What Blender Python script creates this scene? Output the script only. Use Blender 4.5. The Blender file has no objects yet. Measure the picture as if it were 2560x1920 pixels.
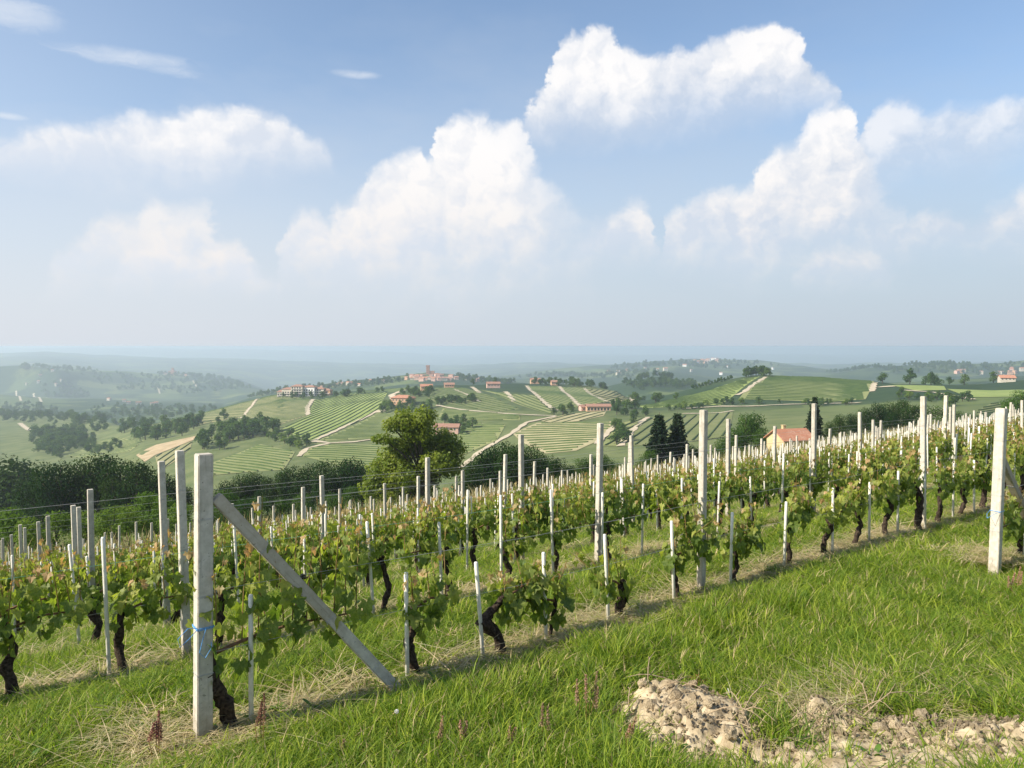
import bpy, bmesh, math, random, time
import numpy as np
from mathutils import Vector, Matrix, Euler, noise as mnoise
from mathutils.geometry import delaunay_2d_cdt
T0 = time.time()
R = math.radians
scene = bpy.context.scene
COL = scene.collection
rng = np.random.default_rng(7)
random.seed(7)

# ------------------------------------------------------------------ camera
FPX, CX, CY, HY = 1923.0, 1280.0, 960.0, 866.0      # photo pixels
PITCH = math.atan((CY - HY) / FPX)
cam_d = bpy.data.cameras.new('camera')
cam_d.sensor_width = 36.0
cam_d.lens = 36.0 * FPX / 2560.0
cam_d.clip_start = 0.05
cam_d.clip_end = 200000.0
cam = bpy.data.objects.new('camera', cam_d)
cam.location = (0, 0, 0)
cam.rotation_euler = (math.pi / 2 - PITCH, 0, 0)
COL.objects.link(cam)
scene.camera = cam

# ------------------------------------------------------------------ light
SUN_TRAVEL_AZ = math.atan2(0.90, 0.40)               # heading the light travels to, clockwise from +Y
SUN_EL = R(36)
HAZE_D = 0.00017
sun_vec = Vector((-math.sin(SUN_TRAVEL_AZ) * math.cos(SUN_EL), -math.cos(SUN_TRAVEL_AZ) * math.cos(SUN_EL), math.sin(SUN_EL)))
sl = bpy.data.lights.new('sun', 'SUN')
sl.energy = 5.0
sl.angle = R(0.55)
sl.color = (1.0, 0.92, 0.78)
sun = bpy.data.objects.new('sun', sl)
sun.rotation_euler = (-sun_vec).to_track_quat('-Z', 'Y').to_euler()
sun.location = (0, 0, 60)
COL.objects.link(sun)

scene.view_settings.view_transform = 'Standard'
scene.view_settings.look = 'None'
scene.view_settings.exposure = 0.56
scene.view_settings.gamma = 1.0
scene.cycles.max_bounces = 8
scene.cycles.diffuse_bounces = 3
scene.cycles.glossy_bounces = 2
scene.cycles.transmission_bounces = 4
scene.cycles.transparent_max_bounces = 8
scene.cycles.volume_bounces = 2
scene.cycles.use_denoising = True
scene.cycles.caustics_reflective = False
scene.cycles.caustics_refractive = False

# ------------------------------------------------------------------ world: sky with cumulus
def px_dir(x, y):
    u = (x - CX) / FPX
    w = (CY - y) / FPX
    c, s = math.cos(PITCH), math.sin(PITCH)
    return (u, c + w * s, -s + w * c)

def px_azel(x, y):
    X, Y, Z = px_dir(x, y)
    return math.atan2(X, Y), math.atan2(Z, math.hypot(X, Y))

world = bpy.data.worlds.new('World')
scene.world = world
world.use_nodes = True
SKY_K = (1.66, 1.78, 1.84)
WN = world.node_tree
WN.nodes.clear()

class G:
    """small helper to write node maths"""
    def __init__(self, tree):
        self.t = tree
    def node(self, typ, **kw):
        n = self.t.nodes.new(typ)
        for k, v in kw.items():
            setattr(n, k, v)
        return n
    def link(self, a, b):
        self.t.links.new(a, b)
    def put(self, sock, v):
        if isinstance(v, bpy.types.NodeSocket):
            self.t.links.new(v, sock)
        else:
            sock.default_value = v
    def m(self, op, a, b=None, c=None, clamp=False):
        n = self.node('ShaderNodeMath', operation=op, use_clamp=clamp)
        self.put(n.inputs[0], a)
        if b is not None: self.put(n.inputs[1], b)
        if c is not None: self.put(n.inputs[2], c)
        return n.outputs[0]
    def v(self, op, a, b=None, c=None):
        n = self.node('ShaderNodeVectorMath', operation=op)
        self.put(n.inputs[0], a)
        if b is not None: self.put(n.inputs[1], b)
        if c is not None: self.put(n.inputs[2], c)
        return n.outputs['Value'] if op in ('LENGTH', 'DOT_PRODUCT', 'DISTANCE') else n.outputs[0]
    def ss(self, x, lo, hi, a=0.0, b=1.0):
        n = self.node('ShaderNodeMapRange', interpolation_type='SMOOTHSTEP')
        for i, val in enumerate((x, lo, hi, a, b)):
            self.put(n.inputs[i], val)
        return n.outputs[0]
    def mix(self, f, a, b):
        n = self.node('ShaderNodeMix', data_type='RGBA', blend_type='MIX')
        self.put(n.inputs[0], f)
        for s, v in ((n.inputs[6], a), (n.inputs[7], b)):
            self.put(s, (*v, 1.0) if isinstance(v, tuple) and len(v) == 3 else v)
        return n.outputs[2]
    def noise(self, vec, scale, detail=4, rough=0.55, color=False, dist=0.0):
        n = self.node('ShaderNodeTexNoise')
        if vec is not None: self.put(n.inputs['Vector'], vec)
        n.inputs['Scale'].default_value = scale
        n.inputs['Detail'].default_value = detail
        n.inputs['Roughness'].default_value = rough
        n.inputs['Distortion'].default_value = dist
        return n.outputs['Color' if color else 'Fac']


# cloud outlines (2212-pixel-wide photo coordinates turned into azimuth / elevation of the sky)
AZ0, AZR, ELR = -0.80, 1.60, 0.60
def outline(rows):
    """rows: list of (strength, top points, bottom points); returns three point lists for one curve node"""
    k = 2560 / 2212
    tops, bots, strs = [(0.0, 0.0)], [(0.0, .0)], [(0.0, 0.0)]
    def cv(x, y):
        a_, e_ = px_azel(x * k, y * k)
        return (a_ - AZ0) / AZR, e_ / ELR
    for st, tp, bt in rows:
        t_ = [cv(*p) for p in tp]; b_ = [cv(*p) for p in bt]
        x0, x1 = t_[0][0], t_[-1][0]
        tops += [(x0 - .003, min(t_[0][1], b_[0][1]))] + t_ + [(x1 + .003, min(t_[-1][1], b_[-1][1]))]
        bots += b_
        strs += [(x0 - .003, 0.0)] + ([(x0, st), (x1, st)] if not isinstance(st, list) else [(cv(q[0], 300)[0], q[1]) for q in st]) + [(x1 + .003, 0.0)]
    for l in (tops, bots, strs):
        l.append((1.0, 0.0 if l is strs else l[-1][1]))
        l.sort(key=lambda q: q[0])
    return tops, bots, strs
LAYERS = [
  # far bank: low left heap, bright band at the right
  [(.80, [(100,595),(130,548),(150,530),(180,490),(200,470),(230,455),(250,452),(280,462),(300,440),(330,415),(360,430),(400,426),(440,430),(452,450),(462,485),(490,520),(540,560),(600,590)],
         [(100,615),(350,620),(600,620)]),
   (.85, [(1235,500),(1262,488),(1292,470),(1320,458),(1345,440),(1356,412),(1385,415),(1402,445),(1420,478)],
         [(1235,545),(1340,555),(1420,545)]),
   (.75, [(1845,505),(1860,495),(1900,482),(1950,470),(2000,452),(2050,446),(2085,470),(2130,440),(2212,390),(2330,380)],
         [(1845,525),(1950,530),(2085,515),(2212,540),(2330,540)])],
  # tall cumulus in the middle and the tower right of it
  [([(600,.75),(680,.95),(800,1.0),(1100,1.0),(1150,.75),(1200,.45),(1275,.12)], [(600,520),(612,478),(640,452),(662,440),(690,446),(712,470),(730,440),(752,430),(780,402),(800,365),(832,338),(870,330),(902,322),(922,332),(930,352),(940,330),(944,280),(960,255),(985,240),(1010,232),(1042,235),(1070,250),(1100,248),(1124,252),(1136,282),(1152,325),(1172,360),(1200,390),(1240,430),(1275,470)],
         [(600,620),(800,670),(1000,690),(1275,660)]),
   ([(1434,.75),(1500,.9),(1640,1.0),(1830,1.0),(1870,.75),(1960,.2)], [(1434,470),(1452,452),(1482,440),(1502,412),(1532,395),(1562,385),(1592,400),(1630,385),(1640,342),(1668,312),(1700,300),(1720,290),(1735,262),(1762,238),(1790,220),(1812,222),(1838,235),(1850,262),(1862,310),(1884,350),(1920,400),(1960,450)],
         [(1434,560),(1600,610),(1750,600),(1960,570)])],
  # upper clouds
  [(.95, [(-60,285),(0,298),(60,276),(130,265),(200,258),(230,245),(280,232),(320,240),(350,245),(400,228),(450,225),(480,240),(510,232),(550,226),(600,236),(640,258),(680,292),(715,322)],
         [(-60,330),(0,335),(200,372),(350,392),(500,375),(600,352),(680,325),(715,325)]),
   (1.0, [(1140,240),(1158,200),(1185,172),(1195,110),(1210,85),(1240,72),(1260,78),(1275,55),(1300,45),(1320,60),(1340,95),(1370,115),(1400,128),(1440,115),(1470,108),(1490,112),(1520,90),(1560,68),(1600,62),(1640,45),(1680,42),(1710,55),(1730,75),(1742,110),(1762,145),(1790,168),(1808,184)],
         [(1140,262),(1180,290),(1250,298),(1350,288),(1450,278),(1550,262),(1650,238),(1740,210),(1808,190)]),
   (.72, [(1846,320),(1870,250),(1890,225),(1920,205),(1960,210),(1990,226),(2012,236),(2050,225),(2090,226),(2130,215),(2180,210),(2212,200),(2330,190)],
         [(1846,380),(1900,395),(1940,375),(1990,345),(2050,335),(2150,338),(2212,300),(2330,300)])],
  # small low heaps in front
  [(.97, [(248,585),(258,545),(290,520),(330,505),(362,500),(400,525),(430,540),(460,525),(490,515),(520,510),(536,530),(565,572)],
         [(248,588),(400,592),(565,588)]),
   (.30, [(945,605),(970,590),(1000,595),(1040,585),(1080,583),(1104,602)], [(945,660),(1020,665),(1104,640)]),
   (.95, [(1715,575),(1750,532),(1782,518),(1830,520),(1870,534),(1902,550),(1928,576)],
         [(1715,582),(1820,598),(1928,584)])],
]
w = G(WN)
out = w.node('ShaderNodeOutputWorld')
bg = w.node('ShaderNodeBackground')
w.link(bg.outputs[0], out.inputs[0])
bg.inputs[1].default_value = 0.0679
sky = w.node('ShaderNodeTexSky', sky_type='NISHITA')
sky.sun_disc = False
sky.sun_elevation = SUN_EL
sky.sun_rotation = math.atan2(sun_vec.x, sun_vec.y)
sky.altitude = 400
sky.air_density = 1.0
sky.dust_density = 1.2
sky.ozone_density = 1.2
tc = w.node('ShaderNodeTexCoord')
d = w.v('NORMALIZE', tc.outputs['Generated'])
sep = w.node('ShaderNodeSeparateXYZ'); w.link(d, sep.inputs[0])
dx, dy, dz = sep.outputs
az = w.m('ARCTAN2', dx, dy)
el = w.m('ARCSINE', dz)
cmb = w.node('ShaderNodeCombineXYZ'); w.link(az, cmb.inputs[0]); w.link(el, cmb.inputs[1])
Pp = cmb.outputs[0]

# the same kind of cumulus goes on outside the frame
nz_out = w.noise(w.v('MULTIPLY', d, (1, 1, 2.2)), 2.6, 5, .55)
out_h = w.m('MULTIPLY', w.m('SUBTRACT', nz_out, .52), 2.2)
out_mask = w.m('MULTIPLY', w.ss(w.m('ABSOLUTE', az), .70, .95), w.ss(el, .04, .16))

wob = w.v('MULTIPLY', w.v('SUBTRACT', w.noise(Pp, 26.0, 5, .6, color=True), (.5, .5, .5)), (.050, .040, 0))
def billow(p):
    vor = w.node('ShaderNodeTexVoronoi', feature='F1', voronoi_dimensions='2D', normalize=True)
    w.put(vor.inputs['Vector'], p)
    vor.inputs['Scale'].default_value = 15
    vor.inputs['Detail'].default_value = 3.6
    vor.inputs['Roughness'].default_value = .52
    vor.inputs['Lacunarity'].default_value = 2.2
    return w.m('SUBTRACT', .40, vor.outputs['Distance'])
Pw = w.v('ADD', Pp, wob)
ba = billow(Pw)
bb = billow(w.v('ADD', Pw, (-.012, .010, 0)))
relief = w.m('SUBTRACT', ba, bb)
fbm = w.m('SUBTRACT', w.noise(Pp, 11, 7, .6), .5)
sw = w.node('ShaderNodeSeparateXYZ'); w.link(Pw, sw.inputs[0])
azn = w.m('DIVIDE', w.m('SUBTRACT', sw.outputs[0], AZ0), AZR, clamp=True)
eln = w.m('MULTIPLY_ADD', ba, -.034, w.m('MULTIPLY_ADD', sw.outputs[1], .35, w.m('MULTIPLY', el, .65)))
C10 = lambda c: tuple(10 * x for x in c)
skyc = w.mix(.10, w.v('MULTIPLY', sky.outputs[0], SKY_K), C10((.62, .70, .82)))
veilc = w.mix(w.ss(az, -.65, .65), C10((.715, .76, .835)), C10((.51, .59, .69)))
veil_n = w.noise(w.v('MULTIPLY', Pp, (2.2, 5.0, 1)), 1.0, 5, .6)
veil = w.m('MULTIPLY', w.ss(el, 0.0, w.m('MULTIPLY_ADD', veil_n, .50, .20), 1, 0), .93)
left = w.m('MULTIPLY', w.ss(az, -.05, -.75), w.m('MULTIPLY', w.ss(el, .62, .12), .40))
veil = w.m('MAXIMUM', veil, left)
col = w.mix(veil, skyc, veilc)
cirn = w.noise(w.v('MULTIPLY', w.v('ADD', Pp, w.v('MULTIPLY', wob, (.8, .8, 0))), (7, 46, 1)), 1.0, 6, .62, dist=.5)
cirm = None
for (x, y, rx, ry) in ((350, 150, 190, 24), (430, 175, 90, 16), (885, 185, 70, 12), (20, 290, 40, 9), (40, 30, 120, 40)):
    a_, e_ = px_azel(x, y)
    q = w.v('MULTIPLY_ADD', Pp, (FPX / rx, FPX / ry, 0), (-a_ * FPX / rx, -e_ * FPX / ry, 0))
    m_ = w.m('SUBTRACT', 1.0, w.v('DOT_PRODUCT', q, q))
    cirm = m_ if cirm is None else w.m('MAXIMUM', cirm, m_)
cir = w.m('MULTIPLY', w.ss(w.m('ADD', cirm, w.m('MULTIPLY', w.m('SUBTRACT', cirn, .5), 2.4)), 0.0, 1.7), .62)
col = w.mix(cir, col, C10((.90, .93, .97)))
cshade = w.mix(w.ss(az, -.6, .6), C10((.80, .835, .905)), C10((.66, .725, .83)))
clit = w.mix(w.ss(el, .08, .28), C10((.93, .89, .87)), C10((1.03, 1.01, 1.0)))
lowfade = w.ss(el, .01, .135, .12, .97)
def over(col, cov, lit):
    cc = w.mix(lit, cshade, clit)
    return w.mix(w.m('MULTIPLY', cov, lowfade), col, cc)
oc = w.m('MULTIPLY', w.ss(w.m('ADD', out_h, w.m('MULTIPLY', ba, .5)), .05, .45), out_mask)
col = over(col, oc, w.ss(relief, -.16, .16))
for rows, LH in zip(LAYERS, (.085, .19, .080, .036)):
    cn = w.node('ShaderNodeRGBCurve')
    cm = cn.mapping
    cm.use_clip = False
    for ci, pts in enumerate(outline(rows)):
        c = cm.curves[ci]
        c.points[0].location = pts[0]
        c.points[1].location = pts[-1]
        for p in pts[1:-1]:
            q = c.points.new(*p)
        for q in c.points:
            q.handle_type = 'VECTOR'
    cm.update()
    ci_ = w.node('ShaderNodeCombineColor')
    for k_ in range(3):
        w.link(azn, ci_.inputs[k_])
    w.link(ci_.outputs[0], cn.inputs['Color'])
    so = w.node('ShaderNodeSeparateColor'); w.link(cn.outputs[0], so.inputs[0])
    top = w.m('MULTIPLY', so.outputs[0], ELR); bot = w.m('MULTIPLY', so.outputs[1], ELR); st = so.outputs[2]
    below = w.m('SUBTRACT', top, eln)                     # rad under the top edge
    thick = w.m('MAXIMUM', w.m('SUBTRACT', top, bot), 0.0)
    above = w.m('ADD', w.m('SUBTRACT', el, bot), w.m('MULTIPLY', fbm, w.m('MULTIPLY', thick, .7)))
    edge = w.ss(below, 0.0, w.ss(w.m('ADD', el, w.m('MULTIPLY', fbm, .5)), .1, .38, .030, .013))
    basef = w.ss(above, -.035, w.m('MULTIPLY_ADD', thick, .55, .010))
    cov = w.m('MULTIPLY', w.m('MULTIPLY', edge, basef), w.m('MULTIPLY', st, w.ss(w.m('ADD', below, w.m('MULTIPLY', fbm, .12)), -.03, .05, .84, 1)))
    # sunlit heads, bluish grey bellies
    dep = w.m('DIVIDE', w.m('SUBTRACT', el, bot), LH)
    lit = w.m('ADD', w.m('MULTIPLY', relief, 2.8), w.m('ADD', w.ss(w.m('ADD', dep, w.m('MULTIPLY', fbm, 1.3)), .05, .95, .16, .93), w.m('MULTIPLY', fbm, .5)), clamp=True)
    col = over(col, cov, lit)
w.link(col, bg.inputs[0])
world.cycles.sampling_method = 'MANUAL'
world.cycles.sample_map_resolution = 512

# ================================================================== helpers
def mesh_from(name, V, F, mats=(), mi=None, smooth=False):
    me = bpy.data.meshes.new(name)
    V = np.asarray(V, dtype=np.float32).reshape(-1, 3)
    if isinstance(F, np.ndarray):
        nf, k = F.shape
        me.vertices.add(len(V)); me.vertices.foreach_set('co', V.ravel())
        me.loops.add(nf * k); me.loops.foreach_set('vertex_index', F.astype(np.int32).ravel())
        me.polygons.add(nf)
        me.polygons.foreach_set('loop_start', np.arange(0, nf * k, k, dtype=np.int32))
    else:
        me.from_pydata(V.tolist(), [], F)
    if mi is not None:
        me.polygons.foreach_set('material_index', np.asarray(mi, dtype=np.int32))
    if smooth:
        me.polygons.foreach_set('use_smooth', np.ones(len(me.polygons), dtype=bool))
    for m in mats:
        me.materials.append(m)
    me.update(calc_edges=True)
    me.validate()
    return me

def add(name, me, parent=None, loc=None, rot=None, scale=None):
    o = bpy.data.objects.new(name, me)
    COL.objects.link(o)
    if parent is not None: o.parent = parent
    if loc is not None: o.location = loc
    if rot is not None: o.rotation_euler = rot
    if scale is not None: o.scale = scale
    return o

def tag(o, label=None, cat=None, group=None, kind=None):
    if label: o['label'] = label
    if cat: o['category'] = cat
    if group: o['group'] = group
    if kind: o['kind'] = kind
    return o

class MB:
    def __init__(self): self.V, self.F, self.M = [], [], []
    def add(self, V, F, m=0):
        b = len(self.V)
        self.V += [tuple(map(float, v)) for v in V]
        self.F += [tuple(b + i for i in f) for f in F]
        self.M += [m] * len(F)
        return self
    def box(self, c, d, m=0, rot=0.0, taper=1.0):
        x, y, z = (q / 2 for q in d)
        P = [(-x, -y, -z), (x, -y, -z), (x, y, -z), (-x, y, -z), (-x * taper, -y * taper, z), (x * taper, -y * taper, z), (x * taper, y * taper, z), (-x * taper, y * taper, z)]
        cr, sr = math.cos(rot), math.sin(rot)
        P = [(c[0] + a * cr - b * sr, c[1] + a * sr + b * cr, c[2] + e) for a, b, e in P]
        return self.add(P, [(0, 3, 2, 1), (4, 5, 6, 7), (0, 1, 5, 4), (1, 2, 6, 5), (2, 3, 7, 6), (3, 0, 4, 7)], m)
    def tube(self, pts, rad, n=8, m=0, jitter=0.0, cap=True, rnd=random):
        pts = [Vector(p) for p in pts]
        k = len(pts)
        if not hasattr(rad, '__len__'): rad = [rad] * k
        V, F = [], []
        ref = None
        for i, p in enumerate(pts):
            d = (pts[min(i + 1, k - 1)] - pts[max(i - 1, 0)])
            d = d.normalized() if d.length > 1e-9 else Vector((0, 0, 1))
            if ref is None: ref = Vector((1, 0, 0)) if abs(d.x) < .8 else Vector((0, 1, 0))
            a = (ref - d * ref.dot(d)).normalized(); b = d.cross(a); ref = a
            for j in range(n):
                an = 2 * math.pi * j / n
                r = rad[i] * (1 + jitter * (rnd.random() - .5) * 2)
                V.append(p + a * (r * math.cos(an)) + b * (r * math.sin(an)))
        for i in range(k - 1):
            for j in range(n):
                F.append((i * n + j, i * n + (j + 1) % n, (i + 1) * n + (j + 1) % n, (i + 1) * n + j))
        if cap:
            F.append(tuple(range(n - 1, -1, -1))); F.append(tuple((k - 1) * n + j for j in range(n)))
        return self.add(V, F, m)
    def mesh(self, name, mats, smooth=False):
        return mesh_from(name, self.V, self.F, mats, self.M, smooth)

def fractal(p, sc, octv=4):
    return mnoise.fractal(Vector(p) * sc, 1.0, 2.0, octv)

ORD = ['first', 'second', 'third', 'fourth', 'fifth', 'sixth', 'seventh', 'eighth', 'ninth', 'tenth', 'eleventh', 'twelfth', 'thirteenth', 'fourteenth',
       'fifteenth', 'sixteenth', 'seventeenth', 'eighteenth', 'nineteenth']
TENS = {2: 'twent', 3: 'thirt', 4: 'fort', 5: 'fift', 6: 'sixt', 7: 'sevent', 8: 'eight', 9: 'ninet'}
def ordinal(i):            # 1-based
    if i <= 19: return ORD[i - 1]
    t, u = divmod(i, 10)
    return TENS[t] + 'ieth' if u == 0 else TENS[t] + 'y-' + ORD[u - 1]

# ------------------------------------------------------------------ materials
def new_mat(name):
    m = bpy.data.materials.new(name); m.use_nodes = True
    m.node_tree.nodes.clear()
    g = G(m.node_tree)
    out = g.node('ShaderNodeOutputMaterial')
    return m, g, out

def bsdf(g, out, col, rough=.8, spec=.3, bump=None, bstr=.3, bdist=.02):
    b = g.node('ShaderNodeBsdfPrincipled')
    g.put(b.inputs['Base Color'], (*col, 1) if isinstance(col, tuple) else col)
    g.put(b.inputs['Roughness'], rough)
    b.inputs['Specular IOR Level'].default_value = spec
    if bump is not None:
        n = g.node('ShaderNodeBump'); n.inputs['Strength'].default_value = bstr; n.inputs['Distance'].default_value = bdist
        g.link(bump, n.inputs['Height']); g.link(n.outputs[0], b.inputs['Normal'])
    g.link(b.outputs[0], out.inputs[0])
    return b

def pos(g):
    return g.node('ShaderNodeNewGeometry').outputs['Position']
def objc(g):
    return g.node('ShaderNodeTexCoord').outputs['Object']

def simple(name, c1, c2, scale=8, rough=.85, spec=.25, bstr=.3, bdist=.02, coord='obj', detail=6, rnd=0.0):
    m, g, out = new_mat(name)
    P = objc(g) if coord == 'obj' else pos(g)
    n = g.noise(P, scale, detail, .6)
    col = g.mix(g.ss(n, .3, .7), c1, c2)
    if rnd:
        oi = g.node('ShaderNodeObjectInfo')
        h = g.node('ShaderNodeHueSaturation')
        g.put(h.inputs['Value'], g.m('MULTIPLY_ADD', oi.outputs['Random'], 2 * rnd, 1 - rnd))
        g.link(col, h.inputs['Color']); col = h.outputs[0]
    bsdf(g, out, col, rough, spec, n, bstr, bdist)
    return m

def leaf_mat(name, c1, c2, scale=3.0, trans=.4, rough=.5, spec=.35, coord='obj', rnd=.25, tcol=None, hue=.02):
    m, g, out = new_mat(name)
    P = objc(g) if coord == 'obj' else pos(g)
    n = g.noise(P, scale, 3, .6)
    col = g.mix(g.ss(n, .3, .7), c1, c2)
    oi = g.node('ShaderNodeObjectInfo')
    h = g.node('ShaderNodeHueSaturation')
    g.put(h.inputs['Value'], g.m('MULTIPLY_ADD', oi.outputs['Random'], 2 * rnd, 1 - rnd))
    g.put(h.inputs['Hue'], g.m('MULTIPLY_ADD', oi.outputs['Random'], -2 * hue, .5 + hue))
    g.link(col, h.inputs['Color'])
    b = g.node('ShaderNodeBsdfPrincipled')
    g.link(h.outputs[0], b.inputs['Base Color'])
    b.inputs['Roughness'].default_value = rough
    b.inputs['Specular IOR Level'].default_value = spec
    t = g.node('ShaderNodeBsdfTranslucent')
    k = tcol or (1.35, 1.45, .55)
    g.link(g.v('MULTIPLY', h.outputs[0], k), t.inputs[0])
    mx = g.node('ShaderNodeMixShader'); mx.inputs[0].default_value = trans
    g.link(b.outputs[0], mx.inputs[1]); g.link(t.outputs[0], mx.inputs[2])
    g.link(mx.outputs[0], out.inputs[0])
    return m

M = {}
def concrete_mat():
    m, g, out = new_mat('weathered_concrete')
    P = objc(g)
    oi = g.node('ShaderNodeObjectInfo').outputs['Random']
    Pr = g.v('ADD', P, g.v('MULTIPLY', (1, 1, 1), (7, 3, 5)))
    n = g.noise(P, 16, 6, .65); fine = g.noise(P, 120, 3, .6); st = g.noise(g.v('MULTIPLY', P, (38, 38, 2.2)), 1.0, 5, .6); big = g.noise(P, 2.6, 3, .6)
    c = g.mix(g.ss(n, .3, .7), (.46, .42, .345), (.62, .57, .485))
    c = g.mix(g.m('MULTIPLY', g.ss(st, .52, .72), .55), c, (.26, .235, .19))
    c = g.mix(g.m('MULTIPLY', g.ss(big, .55, .75), .5), c, (.47, .42, .33))
    c = g.mix(g.m('MULTIPLY', g.ss(g.noise(P, 45, 2, .5), .66, .72), .7), c, (.20, .19, .15))
    z = g.node('ShaderNodeSeparateXYZ'); g.link(P, z.inputs[0])
    mud = g.ss(g.m('ADD', z.outputs[2], g.m('MULTIPLY', g.m('SUBTRACT', n, .5), .3)), .02, .34, 1, 0)
    c = g.mix(g.m('MULTIPLY', mud, .45), c, (.24, .19, .12))
    hsv = g.node('ShaderNodeHueSaturation'); g.put(hsv.inputs['Value'], g.m('MULTIPLY_ADD', oi, .26, .87)); g.link(c, hsv.inputs['Color'])
    bsdf(g, out, hsv.outputs[0], .92, .15, g.m('ADD', g.m('MULTIPLY', n, .6), g.m('MULTIPLY', fine, .5)), .5, .005)
    return m
M['concrete'] = concrete_mat()
M['white_stake'] = simple('white_stake', (.66, .62, .53), (.84, .80, .71), 18, .55, .4, .1, .002, rnd=.1)
M['wire'] = simple('wire', (.30, .30, .29), (.42, .42, .40), 30, .45, .5, .1, .001)
M['blue_twine'] = simple('blue_twine', (.08, .28, .62), (.14, .40, .78), 60, .6, .3)
M['green_twine'] = simple('green_twine', (.10, .36, .26), (.20, .5, .36), 60, .6, .3)
M['bark_vine'] = simple('bark_vine', (.018, .013, .010), (.085, .062, .045), 40, .95, .1, .9, .012)
M['cane'] = simple('cane', (.12, .065, .035), (.22, .13, .07), 40, .8, .2)
M['shoot'] = simple('shoot', (.16, .14, .035), (.24, .13, .05), 30, .6, .3)
M['bark'] = simple('bark', (.05, .04, .03), (.13, .105, .08), 6, .95, .1, .8, .05)
M['leaf_a'] = leaf_mat('leaf_green', (.105, .165, .026), (.205, .255, .052), 9, .5)
M['leaf_b'] = leaf_mat('leaf_lime', (.20, .255, .045), (.31, .33, .075), 9, .48)
M['leaf_c'] = leaf_mat('leaf_bronze', (.36, .24, .09), (.46, .36, .17), 9, .42, tcol=(1.3, 1.1, .6))
M['grass_a'] = leaf_mat('grass_green', (.115, .20, .018), (.20, .285, .034), 3, .5, .55, .3, rnd=.28)
M['grass_b'] = leaf_mat('grass_lime', (.26, .35, .032), (.36, .42, .065), 3, .5, .55, .3, rnd=.25)
M['grass_dry'] = leaf_mat('grass_dry', (.38, .31, .15), (.55, .46, .25), 5, .3, .7, .2, rnd=.3, tcol=(1, .95, .75))
M['straw'] = leaf_mat('straw', (.40, .33, .17), (.62, .54, .33), 5, .2, .8, .15, rnd=.25, tcol=(1, .95, .75))
M['weed'] = leaf_mat('weed_leaf', (.07, .15, .02), (.13, .23, .03), 6, .35, .5, .3)
M['seed_red'] = leaf_mat('sorrel_seed', (.25, .125, .095), (.38, .22, .165), 60, .25, .8, .1, tcol=(1.1, .9, .8))
M['seed_tan'] = leaf_mat('seed_tan', (.34, .22, .14), (.48, .33, .22), 60, .25, .8, .1, tcol=(1.1, .9, .8))
M['tree_a'] = leaf_mat('tree_green', (.040, .085, .018), (.085, .150, .026), .35, .34, .75, .08, rnd=.3)
M['tree_b'] = leaf_mat('tree_dark', (.013, .036, .008), (.036, .076, .015), .35, .28, .75, .06, rnd=.3)
M['tree_c'] = leaf_mat('tree_light', (.085, .150, .024), (.150, .220, .036), .35, .38, .75, .08, rnd=.25)
M['walnut'] = leaf_mat('walnut_leaf', (.105, .165, .016), (.195, .245, .028), .5, .42, .5, .3, rnd=.1)
M['spruce'] = leaf_mat('spruce_needles', (.012, .028, .013), (.032, .058, .022), .5, .12, .7, .2, rnd=.2)
M['blossom'] = leaf_mat('blossom', (.42, .42, .30), (.62, .60, .45), .5, .35, .7, .2, tcol=(1, 1, .9))

# ================================================================== terrain
ES = np.array([.785, .619]); ES /= np.linalg.norm(ES)
EN = np.array([-ES[1], ES[0]])
def sn(X, Y): return X * ES[0] + Y * ES[1], X * EN[0] + Y * EN[1]
def xy(s, n): return s * ES[0] + n * EN[0], s * ES[1] + n * EN[1]
_nt = np.arange(-12, 70, .1)
_zt = np.interp(_nt, [-12, -1.0, .3, 1.2, 2.2, 3.5, 5.4, 7.57, 10.2, 20, 44, 52, 70], [-1.5, -1.55, -1.75, -2.17, -2.46, -2.65, -2.71, -2.97, -3.55, -5.9, -11.7, -14.2, -21.5])
_k = np.hanning(19); _k /= _k.sum()
_zt = np.convolve(np.pad(_zt, 9, mode='edge'), _k, 'valid')
def near_z(n): return np.interp(n, _nt, _zt)

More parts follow.
